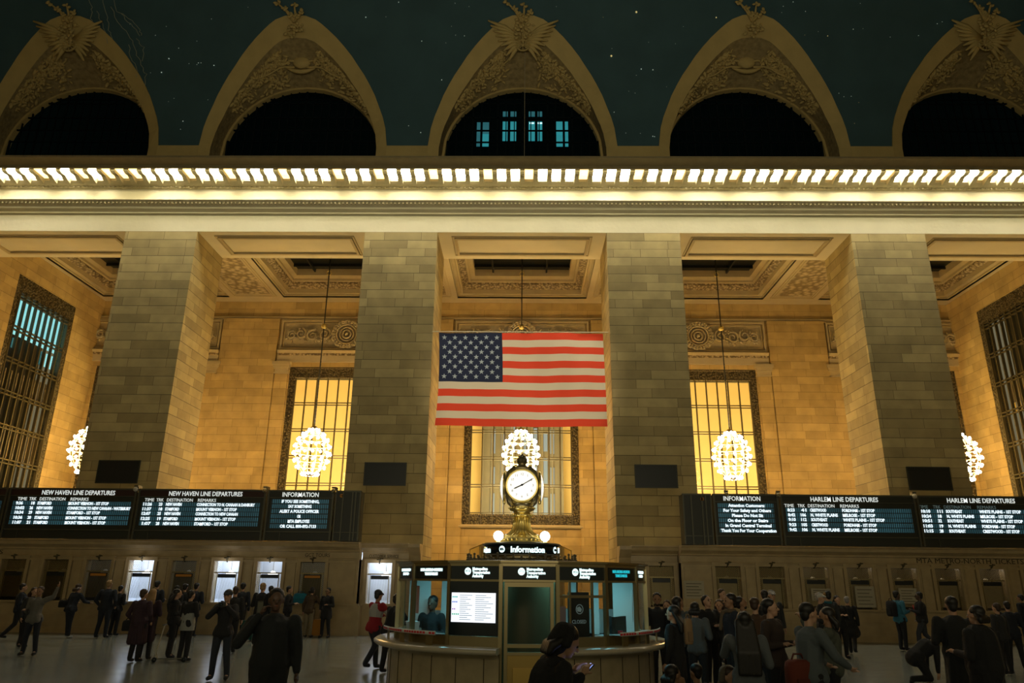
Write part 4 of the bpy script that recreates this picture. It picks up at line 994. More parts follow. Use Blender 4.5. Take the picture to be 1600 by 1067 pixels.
tray([13, 14], 'clear curved tray edged with red dashes on the left of the booth counter'); tray([2, 3], 'clear curved tray edged with red dashes on the right of the booth counter')
# crest of leaves and ring sign on the roof
cr2 = SB(); rnd = random.Random(5)
for k in range(44):
    a = 2 * PI * k / 44; c = bp_(a, .95, 2.36); h = .05 + .05 * (k % 2)
    cr2.tube([c, (c[0], c[1], c[2] + h)], [.022, .012], 5); cr2.ball((c[0], c[1], c[2] + h), .022, 6); 
    e = bp_(a + .05, .95, 2.38); cr2.ball(e, .022, 5, (1.4, 1.4, .7))
cr2.lathe([(.98, 2.33), (.98, 2.365), (.92, 2.365)], n=44); cr2.build('leaf_crest', MT['bar'], booth)
base2 = SB(); base2.lathe([(.9, 2.34), (.8, 2.37), (.62, 2.38), (.62, 2.45), (.66, 2.46)], n=48); base2.build('sign_plinth', MT['dbrass'], booth)
rs = thing('ring_sign', 'round black sign reading Information in lit white letters on the booth roof', 'sign', (BX, BY, 2.455))
s_ = SB(); s_.lathe([(.60, 0), (.66, 0), (.66, .17), (.60, .17)], n=64); s_.build('band', MT['darkglass'], rs)
s_ = SB(); s_.lathe([(.58, .17), (.69, .17), (.69, .195), (.4, .22), (.0, .22)], n=64); s_.lathe([(.69, -.01), (.69, .01), (.6, .0)], n=64); s_.build('rim', MT['boardrim'], rs)
def bent(body, size, width, ang, r, z, m_, par):
    o = text('lettering', body, size, m_, par, (0, 0, 0), width, 'CENTER', rot=(0, 0, 0), bold=.004)
    for v in o.data.vertices:
        a = ang + v.co.x / r; zz = v.co.y; rr = r + .004 + v.co.z; v.co = Vector((rr * math.sin(a), -rr * math.cos(a), z + zz))
def disc(ang, r, z, R_, m_, par, nm):
    d = MB(); d.add([tuple(Vector(bp_(ang + R_ * math.cos(i * PI / 10) / r, r + .006, z + R_ * math.sin(i * PI / 10)))) for i in range(20)], [tuple(range(20))]); d.build(nm, m_, par)
for q in range(4):
    A0 = math.radians(10) + q * PI / 2
    bent('Information', .135, .60, A0, .66, .035, MT['globe'] if 0 else MT['tealscreen'], rs)
    A2 = A0 - math.radians(40); disc(A2, .66, .085, .055, MT['tealscreen'], rs, 'logo_disc'); bent('MTA', .05, .075, A2, .668, .068, MT['black'], rs)
# globe lamps on the corners of the ring sign
for k, (a, l) in enumerate(((-.62, 'glowing white globe lamp left of the clock'), (.62, 'glowing white globe lamp right of the clock'), (PI - .62, 'glowing white globe lamp behind the clock, right side'), (PI + .62, 'glowing white globe lamp behind the clock, left side'))):
    x, y, _ = bp_(a, .70 if k < 2 else .45)
    t = thing('globe_lamp', l, 'lamp', (BX + x * .98, BY + y * .9, 2.66)); SB().ball((0, 0, .10), .085, 14).build('globe', MT['globe'], t); SB().lathe([(.05, 0), (.03, .01), (.025, .04), (.05, .05)], n=10).build('socket', MT['brass'], t)
# ---- clock
ck = thing('clock', 'four-faced brass ball clock on a fluted pedestal above the information booth', 'clock', (BX, BY, 2.64))
Z = 2.64
p = SB(); p.lathe([(.46, 0), (.46, .03), (.42, .05), (.40, .08), (.34, .13), (.26, .17), (.2, .21), (.165, .27), (.145, .36), (.14, .46), (.15, .47)], n=40); p.build('flared_base', MT['brass'], ck)
fl2 = SB()
for k in range(24):
    a = 2 * PI * k / 24; fl2.tube([bp_(a, r + .004, z) for r, z in ((.34, .13), (.26, .17), (.2, .21), (.165, .27), (.145, .36), (.14, .46))], .014, 5)
for k in range(30):
    a = 2 * PI * k / 30; fl2.ball(bp_(a, .405, .075), .02, 6)
fl2.build('fluting', MT['brass'], ck)
p = SB(); p.lathe([(.15, .47), (.19, .49), (.19, .52), (.15, .54), (.15, .57), (.21, .59), (.23, .62), (.23, .64), (.18, .66), (.2, .68), (.26, .72), (.2, .74)], n=32)
for k in range(28): p.ball(bp_(2 * PI * k / 28, .232, .63), .014, 5); p.ball(bp_(2 * PI * k / 28, .19, .505), .014, 5)
p.build('collar', MT['brass'], ck)
CZ = 3.64 - Z
cs = SB(); cs.ball((0, 0, CZ), .335, 24, (1, 1, 1.02)); cs.build('ball_case', MT['dbrass'], ck)
cs = SB()
for s1 in (-1, 1):
    for s2 in (-1, 1):
        cs.tube([(s1 * .14, s2 * .14, CZ - .36), (s1 * .235, s2 * .235, CZ - .24), (s1 * .275, s2 * .275, CZ), (s1 * .235, s2 * .235, CZ + .24), (s1 * .14, s2 * .14, CZ + .35)], [.03, .045, .05, .045, .03], 6)
cs.lathe([(.0, CZ + .30), (.2, CZ + .31), (.22, CZ + .34), (.1, CZ + .38), (.07, CZ + .42), (.09, CZ + .44)], n=24); cs.lathe([(.24, CZ - .3), (.2, CZ - .36), (.24, CZ - .38)], n=24); cs.build('corner_ribs', MT['dbrass'], ck)
p = SB(); p.lathe([(.05, CZ + .42), (.08, CZ + .45), (.09, CZ + .49), (.075, CZ + .53), (.04, CZ + .58), (.0, CZ + .62)], n=16)
for k in range(10): a = 2 * PI * k / 10; p.tube([bp_(a, r, z) for r, z in ((.085, CZ + .46), (.09, CZ + .5), (.05, CZ + .57))], .014, 4)
p.build('acorn_finial', MT['bar'], ck)
for f in range(4):
    A = f * PI / 2; Rm = Matrix.Rotation(A, 4, 'Z')
    def fx(mb): mb.v = [tuple(Rm @ Vector(v)) for v in mb.v]; return mb
    q = SB(); q.v = []; n = 36; pr = [(0, -.395), (.08, -.391), (.16, -.376), (.23, -.352), (.268, -.325)]
    vs = [(r * math.cos(2 * PI * k / n), y, CZ + r * math.sin(2 * PI * k / n)) for r, y in pr[1:] for k in range(n)] + [(0, pr[0][1], CZ)]
    q.add(vs, [(i * n + k, i * n + (k + 1) % n, (i + 1) * n + (k + 1) % n, (i + 1) * n + k) for i in range(len(pr) - 2) for k in range(n)] + [(len(vs) - 1, (k + 1) % n, k) for k in range(n)])
    fo = fx(q).build('clock_face', MT['face'], ck)
    q = SB(); q.tube([(.28 * math.cos(2 * PI * k / n), -.32, CZ + .28 * math.sin(2 * PI * k / n)) for k in range(n + 1)], .022, 8, False); fx(q).build('bezel', MT['brass'], ck)
    q = MB()
    for k in range(60):
        a = 2 * PI * k / 60; r0, r1 = (.243, .256) if k % 5 else (.238, .256); w = .0025
        c_, s1 = math.cos(a), math.sin(a); y = -.352
        q.add([(r0 * c_ - w * s1, y, CZ + r0 * s1 + w * c_), (r1 * c_ - w * s1, y + .008, CZ + r1 * s1 + w * c_), (r1 * c_ + w * s1, y + .008, CZ + r1 * s1 - w * c_), (r0 * c_ + w * s1, y, CZ + r0 * s1 - w * c_)], [(0, 1, 2, 3)])
    fx(q).build('minute_marks', MT['hand'], fo)
    for h in range(1, 13):
        a = PI / 2 - h * PI / 6; pos = Rm @ Vector((.195 * math.cos(a), -.372, CZ + .195 * math.sin(a) - .022))
        text('numeral', str(h), .062, MT['tan'], fo, pos, None, 'CENTER', (PI / 2, 0, A), ext=.001)
    for nm, ln, w, deg in (('hour_hand', .17, .011, 90 - (8 + 10 / 60) * 30), ('minute_hand', .25, .008, 90 - 60)):
        a = math.radians(deg); c_, s1 = math.cos(a), math.sin(a); q = MB(); y = -.402
        q.add([(-.04 * c_ - w * s1, y, CZ - .04 * s1 + w * c_), (ln * .75 * c_ - w * 1.2 * s1, y, CZ + ln * .75 * s1 + w * 1.2 * c_), (ln * c_, y, CZ + ln * s1), (ln * .75 * c_ + w * 1.2 * s1, y, CZ + ln * .75 * s1 - w * 1.2 * c_), (-.04 * c_ + w * s1, y, CZ - .04 * s1 - w * c_)], [(0, 1, 2, 3, 4)])
        q.tube([(0, y - .004, CZ), (0, y + .01, CZ)], .02, 8); fx(q).build(nm, MT['hand'], ck)
# ---- inside the booth
light('booth_light', 'AREA', (BX - 1.0, BY - .5, 2.22), 30, (0.30, 0.90, 1.0), 1.2, .6)
light('booth_light', 'AREA', (BX + 1.1, BY - .5, 2.22), 34, (0.30, 0.90, 1.0), 1.2, .6)
cb = SB(); cb.lathe([(.62, .02), (.62, 2.24)], n=20); o = cb.build('booth_core', mat('booth_core', (0.10, 0.085, 0.04), .4, .5), booth)
pt = MB()
for x0, x1, y, z0, z1 in ((-2.0, -1.62, .35, 1.14, 2.2), (-1.45, -1.28, .6, 1.14, 2.2), (-1.12, -.98, .75, 1.14, 2.2), (-1.95, -.8, .95, 1.14, 1.5), (.9, 1.0, .7, 1.14, 2.2), (1.28, 1.40, .6, 1.14, 2.2), (1.62, 1.98, .30, 1.14, 2.05), (.8, 1.9, .95, 1.14, 1.55)): pt.box(x0, x1, y, y + .03, z0, z1)
pt.build('inner_partition', MT['booth_white'], booth)
clp = MB()
for s1 in (-1, 1): clp.box(s1 * 1.15 - .35, s1 * 1.15 + .35, -.9, -.3, 2.215, 2.235)
clp.build('ceiling_light_panel', mat('cyan_light_panel', (.5, 1, 1), .5, emit=(.35, .9, 1.0), strength=1.6), booth)
ct = SB(); ct.lathe([(1.5, 1.10), (2.05, 1.10), (2.05, 1.14), (1.5, 1.14)], n=40, a0=AN[1] + .05, a1=AN[0] + 2 * PI - .05); ct.build('inner_desk', MT['board'], booth)
def inb(a, r, z): a = math.radians(a); return (BX + r * math.sin(a), BY - r * math.cos(a), z)
def monitor(a, r, z, w, h, label, back=True, rz=0):
    t = thing('monitor', label, 'monitor', inb(a, r, z), math.radians(a) + rz)
    MB().box(-w / 2, w / 2, -.03, .02, .06, .06 + h).build('screen_back', MT['board'], t); MB().box(-.03, .03, -.02, .02, 0, .1).box(-.1, .1, -.06, .06, 0, .01).build('stand', MT['board'], t)
monitor(-30 , 1.75, 1.145, .38, .3, 'black computer monitor behind the left booth glass, seen from behind'); monitor(62, 1.78, 1.145, .5, .3, 'black computer monitor behind the right booth glass, seen from behind')
# framed display screen left of the door
k = 15; A = PA[k]; c = PC[k]; n = Vector((c.x, c.y, 0)).normalized()
t = thing('display_screen', 'bright white service status screen mounted left of the booth door', 'screen', (BX + c.x + n.x * .02, BY + c.y + n.y * .02, 1.27), A)
MB().box(-.39, .39, -.01, .03, 0, .75).build('black_surround', MT['darkglass'], t)
sc_ = MB().box(-.355, .345, -.025, -.01, .18, .59).build('screen', MT['screenw'], t)
q = MB()
for r in range(13):
    z = .555 - r * .028
    for x0, w in ((-.22, .2), (.03, .28)):
        q.box(x0, x0 + w * (.5 + .5 * ((r * 7 + int(x0 * 50)) % 5) / 4), -.028, -.025, z - .005, z + .003)
q.build('status_lines', MT['dialtext'], sc_)
for cidx, z, n_ in ((0, .53, 3), (1, .46, 3), (2, .36, 2), (3, .29, 4)):
    q = MB()
    for r in range(n_):
        cx = -.33 + r * .03; q.add([(cx + .012 * math.cos(i * PI / 5), -.0285, z + .012 * math.sin(i * PI / 5)) for i in range(10)], [tuple(range(10))])
    q.build('line_symbols', mat('symbol_%d' % cidx, (0, .2, .2), .5, emit=((.05, .5, .45), (.15, .2, .7), (.5, .2, .6), (.1, .5, .3))[cidx], strength=.8), sc_)
k = 1; A = PA[k]; c = PC[k]; n = Vector((c.x, c.y, 0)).normalized()
t = thing('closed_sign', 'black placard reading CLOSED behind the glass right of the booth door', 'sign', (BX + c.x - n.x * .12, BY + c.y - n.y * .12, 1.14), A)
pl_ = MB().box(-.17, .19, -.01, .01, 0, .74).build('placard', MT['black'], t)
text('lettering', 'CLOSED', .075, MT['dimletter'], t, (0.01, -.014, .30), .24, 'CENTER')
q = MB(); q.tube([(.02 + .06 * math.cos(i * PI / 8), -.014, .50 + .065 * math.sin(i * PI / 8)) for i in range(17)], .006, 4, False); q.add([(-.03, -.015, .52), (-.02, -.015, .47), (.04, -.015, .46), (.06, -.015, .5), (.02, -.015, .54)], [(0, 1, 2, 3, 4)]); q.build('emblem', MT['dimletter'], t)
tb = MB(); wallseg(tb, 1, RG - .015, 1.80, 1.84, .03); 
for f in (.25, .72): wallseg(tb, 1, RG - .01, 1.26, 2.02, .03, f, f + .035)
tb.build('transom', MT['dbrass'], booth)
# papers, binders, leaflets on the desk
def stuffb(a, r, dims, m_, label, nm, cat, z=1.14, rz=0):
    x, y, zz = inb(a, r, z); t = MB(); t.box(-dims[0] / 2, dims[0] / 2, -dims[1] / 2, dims[1] / 2, 0, dims[2])
    if dims[2] > .05: t.box(-dims[0] / 2 - .004, dims[0] / 2 + .004, -dims[1] / 2 - .004, dims[1] / 2 + .004, dims[2] * .8, dims[2] + .004)
    o = t.build(nm, m_, None, (x, y, zz)); o.rotation_euler = (0, 0, math.radians(a) + rz); tag(o, label, cat)
whitep = mat('white_paper', (.6, .66, .66), .7); bluep = mat('blue_paper', (.2, .35, .6), .7); pinkp = mat('pink_paper', (.6, .3, .25), .7); tealp = mat('teal_folder', (.05, .25, .25), .6)
stuffb(-66, 1.92, (.2, .16, .25), whitep, 'tall stack of white paper at the left end of the booth desk', 'paper_stack', 'paper')
stuffb(-55, 1.93, (.26, .18, .05), pinkp, 'pinkish leaflet pile behind the left booth glass', 'leaflet_pile', 'paper', rz=.4)
stuffb(-46, 1.9, (.3, .2, .11), tealp, 'teal folder pile behind the left booth glass', 'folder_pile', 'paper', rz=-.3)
stuffb(-36, 1.97, (.3, .14, .035), bluep, 'blue-white leaflets at the foot of the left booth glass', 'leaflet_pile', 'paper')
stuffb(27, 1.9, (.22, .16, .08), whitep, 'pile of papers beside the CLOSED placard', 'paper_stack', 'paper', rz=.5)
stuffb(40, 1.93, (.22, .16, .12), whitep, 'white paper stack behind the right booth glass', 'paper_stack', 'paper', rz=.2)
stuffb(52, 1.96, (.05, .05, .17), mat('red_bottle', (.5, .03, .05), .4), 'small red bottle beside the right monitor', 'bottle', 'bottle')
stuffb(58, 1.97, (.12, .08, .09), mat('yellow_box', (.6, .4, .05), .6), 'small yellow box in front of the right monitor', 'box', 'box')
for a, w, h, z, m_, l in ((-78, .10, .5, 1.45, whitep, 'narrow white poster hung at the far left booth glass'), (-62, .12, .42, 1.52, pinkp, 'tan poster strip hung inside the left booth glass'), (78, .12, .5, 1.4, whitep, 'slanting white poster inside the far right booth glass'), (33, .14, .3, 1.35, pinkp, 'colourful leaflet rack behind the right booth glass')):
    x, y, zz = inb(a, 1.9 if abs(a) > 50 else 1.2, z); o = MB().box(-w / 2, w / 2, -.005, .005, 0, h).box(-w / 2 + .015, w / 2 - .015, -.008, -.005, h * .55, h - .02).build('poster', m_, None, (x, y, zz)); o.rotation_euler = (0, 0, math.radians(a)); tag(o, l, 'poster')
# ================================================================== STARS AND CONSTELLATION LINES ON THE VAULT
def vault(x, a): return Vector((x, YC + (A_ - .03) * math.cos(a), Z0 + (B_ - .03) * math.sin(a)))
rnd = random.Random(42); s0 = {}
def clear(x, a):
    p = vault(x, a); 
    for i in range(-2, 3):
        d = abs(x - i * BAY)
        if d < 4.8:
            o = None
            for q in range(len(OUT) - 1):
                if OUT[q + 1][0] <= d <= OUT[q][0]: o = OUT[q + 1]
            if o is None or a < phi(o) + .03: return False
    return True
n = 0; stars = []
while n < 110:
    x = rnd.uniform(-21, 21); a = rnd.uniform(.06, .62)
    if not clear(x, a): continue
    stars.append((x, a, .012 + .018 * rnd.random() ** 3, rnd.random() < .15)); n += 1
stars += [(5.64, .453, .05, True), (4.44, .324, .05, True)]
for x, a, r, g in stars:
    k = g
    if k not in s0: o = SB().ball((0, 0, 0), 1, 6).build('star_light', MT['starg'] if g else MT['star']); s0[k] = o
    else: o = s0[k].copy(); COL.objects.link(o)
    o.location = vault(x, a); o.scale = (r, r, r)
    tag(o, 'tiny golden point of light on the dark teal vault' if g else 'tiny pale green point of light on the dark teal vault', 'star', 'golden ceiling stars' if g else 'pale ceiling stars')
con = thing('constellation_drawing', 'thin pale figure lines painted on the vault right of the far left arch', 'painting', vault(-19.5, .3))
def vline(pts, nm='painted_line'):
    P = [vault(x, a) for x, a in pts]; P2 = []
    for i in range(len(P) - 1):
        for j in range(4): P2.append(P[i].lerp(P[i + 1], j / 4) + Vector((.05 * math.sin(i * 3 + j * 2), 0, .05 * math.cos(i * 5 + j))))
    P2.append(P[-1]); m = MB().tube(P2, .016, 4); shift(m, con.location).build(nm, MT['goldline'], con)
for pts in ([(-21.93, 0.53), (-21.7, 0.468), (-21.83, 0.439), (-21.73, 0.405)], [(-21.5, 0.456), (-21.25, 0.422), (-21.06, 0.363)], [(-21.18, 0.53), (-20.97, 0.439), (-20.97, 0.404), (-20.75, 0.369)],
            [(-20.53, 0.53), (-20.49, 0.456), (-19.91, 0.439), (-19.36, 0.404), (-19.32, 0.387)], [(-20.77, 0.468), (-20.35, 0.416), (-19.88, 0.381), (-19.61, 0.339), (-19.37, 0.297), (-19.11, 0.266), (-19.2, 0.228)],
            [(-19.59, 0.375), (-19.2, 0.351), (-19.32, 0.309)], [(-20.0, 0.357), (-19.87, 0.315), (-19.57, 0.284), (-19.62, 0.259)], [(-20.3, .45), (-19.8, .42), (-19.4, .385)]):
    vline(pts)
# ================================================================== PEOPLE
skins = {'light': mat('skin_light', (0.42, 0.25, 0.16), .6), 'tan': mat('skin_tan', (0.28, 0.155, 0.085), .6), 'dark': mat('skin_dark', (0.09, 0.05, 0.03), .55)}
cloth = {}
def cm(c):
    if c not in cloth: cloth[c] = mat('cloth_%d' % len(cloth), c, .9, bump=.15, bscale=30)
    return cloth[c]
BLK = (.012, .013, .015); NAVY = (.014, .018, .028); CHAR = (.025, .027, .03)
hairm = {'black': mat('hair_black', (.008, .007, .006), .5), 'brown': mat('hair_brown', (.04, .022, .012), .5), 'blond': mat('hair_blond', (.30, .19, .08), .6), 'grey': mat('hair_grey', (.22, .21, .2), .6)}
eyem = mat('eye_dark', (.01, .008, .006), .2); lipm = mat('lip', (.22, .07, .05), .5)
RAW = []
def caps(mb, a, b, ra, rb, n=8):
    """tapered limb with round ends"""
    a = Vector(a); b = Vector(b); d = b - a; L = d.length
    if L < 1e-4: mb.ball(a, ra, 8); return
    d.normalize(); pts = []; rr = []
    for t in (-.999, -.85, -.5): pts.append(a + d * ra * t); rr.append(ra * math.sqrt(max(.002, 1 - t * t)))
    for t in (0, .5, 1): pts.append(a + d * L * t); rr.append(ra + (rb - ra) * t)
    for t in (.5, .85, .999): pts.append(b + d * rb * t); rr.append(rb * math.sqrt(max(.002, 1 - t * t)))
    mb.tube(pts, rr, n)
def J(pose, **k):
    """joints in metres for a 1.75 m adult facing +y; lean (forward), arms L/R = (elbow, wrist) offsets"""
    j = dict(pel=Vector((0, 0, .95)), lean=0.0, hip=.095, legs=None)
    return j
ARM = {  # side, offsets from the shoulder to elbow and wrist (x outward, y forward, z up)
    'down': ((.06, -.03, -.29), (.07, .04, -.54)), 'pocket': ((.12, -.06, -.27), (.05, .08, -.44)), 'bent': ((.07, -.02, -.29), (.00, .22, -.25)), 'fold': ((.07, .03, -.28), (-.17, .20, -.24)),
    'face': ((.10, .20, -.18), (-.10, .22, .03)), 'phone': ((.04, .06, -.28), (-.09, .27, -.20)), 'up': ((.22, .04, .08), (.30, .06, .34)), 'ear': ((.14, .10, -.22), (-.06, .12, .08)), 'reach': ((.06, .20, -.20), (.02, .45, -.22)),
    'shade': ((.16, .20, .0), (.04, .30, .20)), 'floor': ((.02, .10, -.27), (.0, .22, -.50)), 'high': ((.05, .22, -.05), (-.04, .34, .18)), 'knee': ((.08, .14, -.25), (.03, .36, -.36)), 'phonehi': ((.04, .03, -.26), (-.10, .19, -.02)), 'bag': ((.10, -.02, -.28), (.13, .05, -.52)),
}
def person(label, x, y, face, h=1.75, top=BLK, low=BLK, skin='light', hair='black', arms=('down', 'down'), pose='stand', lean=0.0, build=1.0, coat=0.0, hat=None, hairlen=0, fine=False, shoe=BLK, stripe=None, turn=0.0, nod=0.0, scarf=None, hood=None, skirt=0, z=0.0, mask=False, glasses=False, beard=False, shirt=None):
    """face: heading in degrees, 0 looks away from the camera (+y), 180 looks at it"""
    k = h / 1.75; root = thing('person', label, 'person', (x, y, z), math.radians(-face), group=None)
    V = Vector; pel = V((0, 0, .95)); W_ = build
    seat = pose in ('sit', 'floorsit')
    if pose == 'stand': legs = [((.10, .02, .50), (.105, -.03, .09), .13), ((.10, .01, .50), (.11, -.02, .09), .12)]
    elif pose == 'apart': legs = [((.13, .02, .50), (.17, -.02, .09), .12), ((.13, .01, .50), (.15, -.02, .09), .12)]
    elif pose == 'walk': legs = [((.09, .17, .53), (.09, .20, .09), .13), ((.09, -.03, .50), (.10, -.32, .16), .10)]
    elif pose == 'cross': legs = [((.06, .04, .50), (-.02, .02, .09), .13), ((.09, -.02, .50), (.14, -.03, .09), .12)]
    elif pose == 'kneel': pel = V((0, 0, .52)); legs = [((.14, .36, .50), (.13, .30, .09), .13), ((.12, .20, .10), (.12, -.22, .10), -.12)]
    elif pose == 'sit': pel = V((0, 0, .50)); legs = [((.13, .42, .50), (.13, .42, .09), .12), ((.12, .40, .48), (.12, .38, .09), .12)]
    elif pose == 'floorsit': pel = V((0, 0, .13)); legs = [((.20, .36, .33), (.12, .52, .06), .12), ((.26, .36, .16), (-.02, .42, .07), .10)]
    hips = [pel + V((s * .095, 0, -.02)) for s in (-1, 1)]
    # in the frame of the trunk: lean forward about x
    RL = Matrix.Rotation(-lean, 3, 'X')
    def T(v): return pel + RL @ (V(v))
    chest, neck = T((0, .0, .36)), T((0, -.01, .53))
    RH = Matrix.Rotation(-(lean * .6 + nod), 3, 'X'); 
    def Hd(v): return neck + RH @ (Matrix.Rotation(-turn, 3, 'Z') @ V(v))
    hc = Hd((0, .02, .155))
    sh = [T((s * .185 * W_, 0, .46)) for s in (-1, 1)]
    el = []; wr = []
    RA = Matrix.Rotation(-lean * .5, 3, 'X')
    for i, s in enumerate((-1, 1)):
        e, w = ARM[arms[i]]; el.append(sh[i] + RA @ V((s * e[0], e[1], e[2]))); wr.append(sh[i] + RA @ V((s * w[0], w[1], w[2])))
    kn = []; an = []; toe = []
    for i, s in enumerate((-1, 1)):
        q = legs[i]; kn.append(V((s * q[0][0], q[0][1], q[0][2]))); an.append(V((s * q[1][0], q[1][1], q[1][2])))
        tv = V((s * .02, q[2], -.055)) if pose != 'kneel' or i == 0 else V((0, -.04, -.06)); toe.append(an[-1] + tv)
    # ---- body: one continuous surface
    b = MB(); vox = .0095 if fine else .013
    caps(b, pel + V((0, 0, 0)), T((0, 0, .14)), .135 * W_, .12 * W_); caps(b, T((0, 0, .14)), chest, .12 * W_, .145 * W_); caps(b, T((-.1 * W_, 0, .40)), T((.1 * W_, 0, .40)), .085, .085)
    caps(b, chest, neck, .10, .055); caps(b, neck, Hd((0, .0, .10)), .055, .05)
    b.ball(hc + V((0, 0, .012)), .1, 14, (.78, .95, 1.05), RH); b.ball(Hd((0, .045, .10)), .07, 12, (.85, .95, .95), RH)
    caps(b, Hd((0, .10, .165)), Hd((0, .128, .135)), .011, .017); b.ball(Hd((0, .085, .065)), .026, 8, (1.2, .8, .8)); caps(b, Hd((-.03, .095, .18)), Hd((.03, .095, .18)), .014, .014)
    for s in (-1, 1):
        b.ball(Hd((s * .080, .01, .15)), .026, 8, (.45, .8, 1.25), RH)
    for i, s in enumerate((-1, 1)):
        caps(b, sh[i], el[i], .052, .041); caps(b, el[i], wr[i], .042, .029)
        caps(b, hips[i], kn[i], .088 * W_, .058); caps(b, kn[i], an[i], .058, .042); caps(b, an[i], toe[i] + V((0, 0, .01)), .042, .032)
        # hand: palm, four bent fingers, thumb
        d = (wr[i] - el[i]).normalized(); a = arms[i]
        side = d.cross(V((0, 0, 1))) if abs(d.z) < .9 else V((0, 1, 0)); side.normalize()
        if a in ('down', 'pocket', 'bag', 'floor'): side = V((0, 1, 0))
        nrm = d.cross(side).normalized(); inward = V((-s, 0, 0)); nrm = nrm if nrm.dot(inward) >= 0 else -nrm
        pc = wr[i] + d * .07; fr_ = .0105 if not fine else .0095
        caps(b, wr[i] + d * .01, pc, .026, .030); caps(b, pc - side * .022, pc + side * .022, .019, .019)
        for f in range(4):
            o = pc + side * (.030 - .020 * f) + d * .02; ln = (.036, .042, .039, .03)[f]; curl = .35 + .12 * f + (.5 if a in ('face', 'phone', 'ear', 'high', 'bag') else 0)
            p1 = o + (d * math.cos(curl * .6) + nrm * math.sin(curl * .6)) * ln; p2 = p1 + (d * math.cos(curl * 1.5) + nrm * math.sin(curl * 1.5)) * ln * .8
            caps(b, o, p1, fr_, fr_, 6); caps(b, p1, p2, fr_, fr_ * .9, 6)
        th = wr[i] + d * .03 + side * .03; caps(b, th, th + (d * .6 + side * .6 + nrm * .5).normalized() * .05, .012, fr_, 6)
    RAW.append((b, 'body', skins[skin], root, vox, k))
    # ---- trousers
    c = MB()
    caps(c, pel + V((0, 0, -.02)), pel + RL @ V((0, 0, .10)), .155 * W_, .135 * W_)
    for i in (0, 1): caps(c, hips[i], kn[i], .108 * W_, .077); caps(c, kn[i], an[i] + V((0, 0, .0)), .076, .062)
    if skirt:
        for s in (-.08, 0, .08): caps(c, pel + V((s, 0, -.05)), pel + V((s * 1.6, 0, -skirt)), .13, .17)
    RAW.append((c, 'skirt' if skirt else 'trousers', cm(low), root, .018, k))
    # ---- shoes
    for i in (0, 1):
        c = MB(); caps(c, an[i] + V((0, 0, -.03)), toe[i] + V((0, 0, .005)), .052, .045); RAW.append((c, 'shoe', cm(shoe), root, .013, k))
    # ---- jacket
    c = MB(); e_ = .035
    def torso(c, e_, zlo=-.02):
        caps(c, T((0, 0, zlo)), T((0, 0, .16)), .145 * W_ + e_ * .6, .13 * W_ + e_ * .6); caps(c, T((0, 0, .16)), chest, .13 * W_ + e_ * .6, .15 * W_ + e_ * .5); caps(c, T((-.11 * W_, 0, .40)), T((.11 * W_, 0, .40)), .095 + e_ * .3, .095 + e_ * .3)
        caps(c, chest, T((0, -.005, .50)), .11 + e_ * .3, .07)
    torso(c, e_)
    caps(c, T((-.06 * W_, 0, .03)), T((.06 * W_, 0, .03)), .115 * W_ + e_ * .5, .115 * W_ + e_ * .5)
    if coat: caps(c, T((0, 0, .02)), T((0, 0, .30)), .175 * W_, .165 * W_)
    if pose not in ('kneel', 'sit', 'floorsit') or coat:
        for sx in (-.10, -.033, .033, .10):
            for sy in (-.06, .0, .06): caps(c, pel + V((sx * .8 * W_, sy, .02)), pel + V((sx * 1.2 * W_, sy * 1.3, -coat - .05)), .10, .08)
    for i in (0, 1): caps(c, sh[i], el[i], .068 + e_ * .3, .056 + e_ * .25); caps(c, el[i], wr[i] - (wr[i] - el[i]).normalized() * .02, .056 + e_ * .25, .040 + e_ * .15)
    RAW.append((c, 'coat' if coat else 'jacket', cm(top), root, .016, k))
    if stripe:
        c = MB(); e2 = .05; caps(c, T((0, 0, .27)), T((0, 0, .345)), .145 * W_ + e2 * .62, .15 * W_ + e2 * .6)
        for i in (0, 1): m1 = sh[i].lerp(el[i], .45); m2 = sh[i].lerp(el[i], .8); caps(c, m1, m2, .075, .072)
        # keep only the belt between the two heights
        RAW.append((c, 'chest_stripe', cm(stripe), root, .014, k, True))
    if shirt:
        c = MB(); caps(c, T((0, .03, .0)), T((0, .05, .42)), .145 * W_, .105 * W_); RAW.append((c, 'shirt_front', cm(shirt), root, .016, k))
    if scarf:
        c = MB(); 
        for q in range(8): a = q * PI / 4; a2 = a + PI / 4; caps(c, T((.075 * math.cos(a), .075 * math.sin(a), .52)), T((.075 * math.cos(a2), .075 * math.sin(a2), .52)), .04, .04)
        caps(c, T((.04, .13, .50)), T((.05, .19, .22)), .04, .035); RAW.append((c, 'scarf', cm(scarf), root, .014, k))
    if hood:
        c = MB()
        for q in range(12): a = PI * (q / 11) ; p = Hd((.115 * math.cos(a), -.02, .13 + .13 * math.sin(a))); c.ball(p, .045, 8)
        caps(c, Hd((0, -.06, .1)), Hd((0, -.06, .2)), .10, .09); caps(c, T((-.1, -.06, .47)), T((.1, -.06, .47)), .07, .07); RAW.append((c, 'hood', cm(hood), root, .014, k))
    # ---- hair or hat
    c = MB(); c.ball(Hd((0, -.014, .210)), .1, 14, (.93, 1.06, .88), RH)
    c.ball(Hd((0, -.05, .15)), .075, 10, (1.0, .8, 1.2), RH)
    hl2 = min(.12, .32 * hairlen)
    if hairlen:
        for s in (-1, -.5, 0, .5, 1) + ((-1.35, 1.35) if hairlen > .4 else ()): caps(c, Hd((s * .07, -.035, .16)), Hd((s * .085, -.06 - hl2, .16 - hairlen * .6)), .035, .045); caps(c, Hd((s * .085, -.06 - hl2, .16 - hairlen * .6)), Hd((s * .09, -.065 - hl2, .16 - hairlen)), .045, .03)
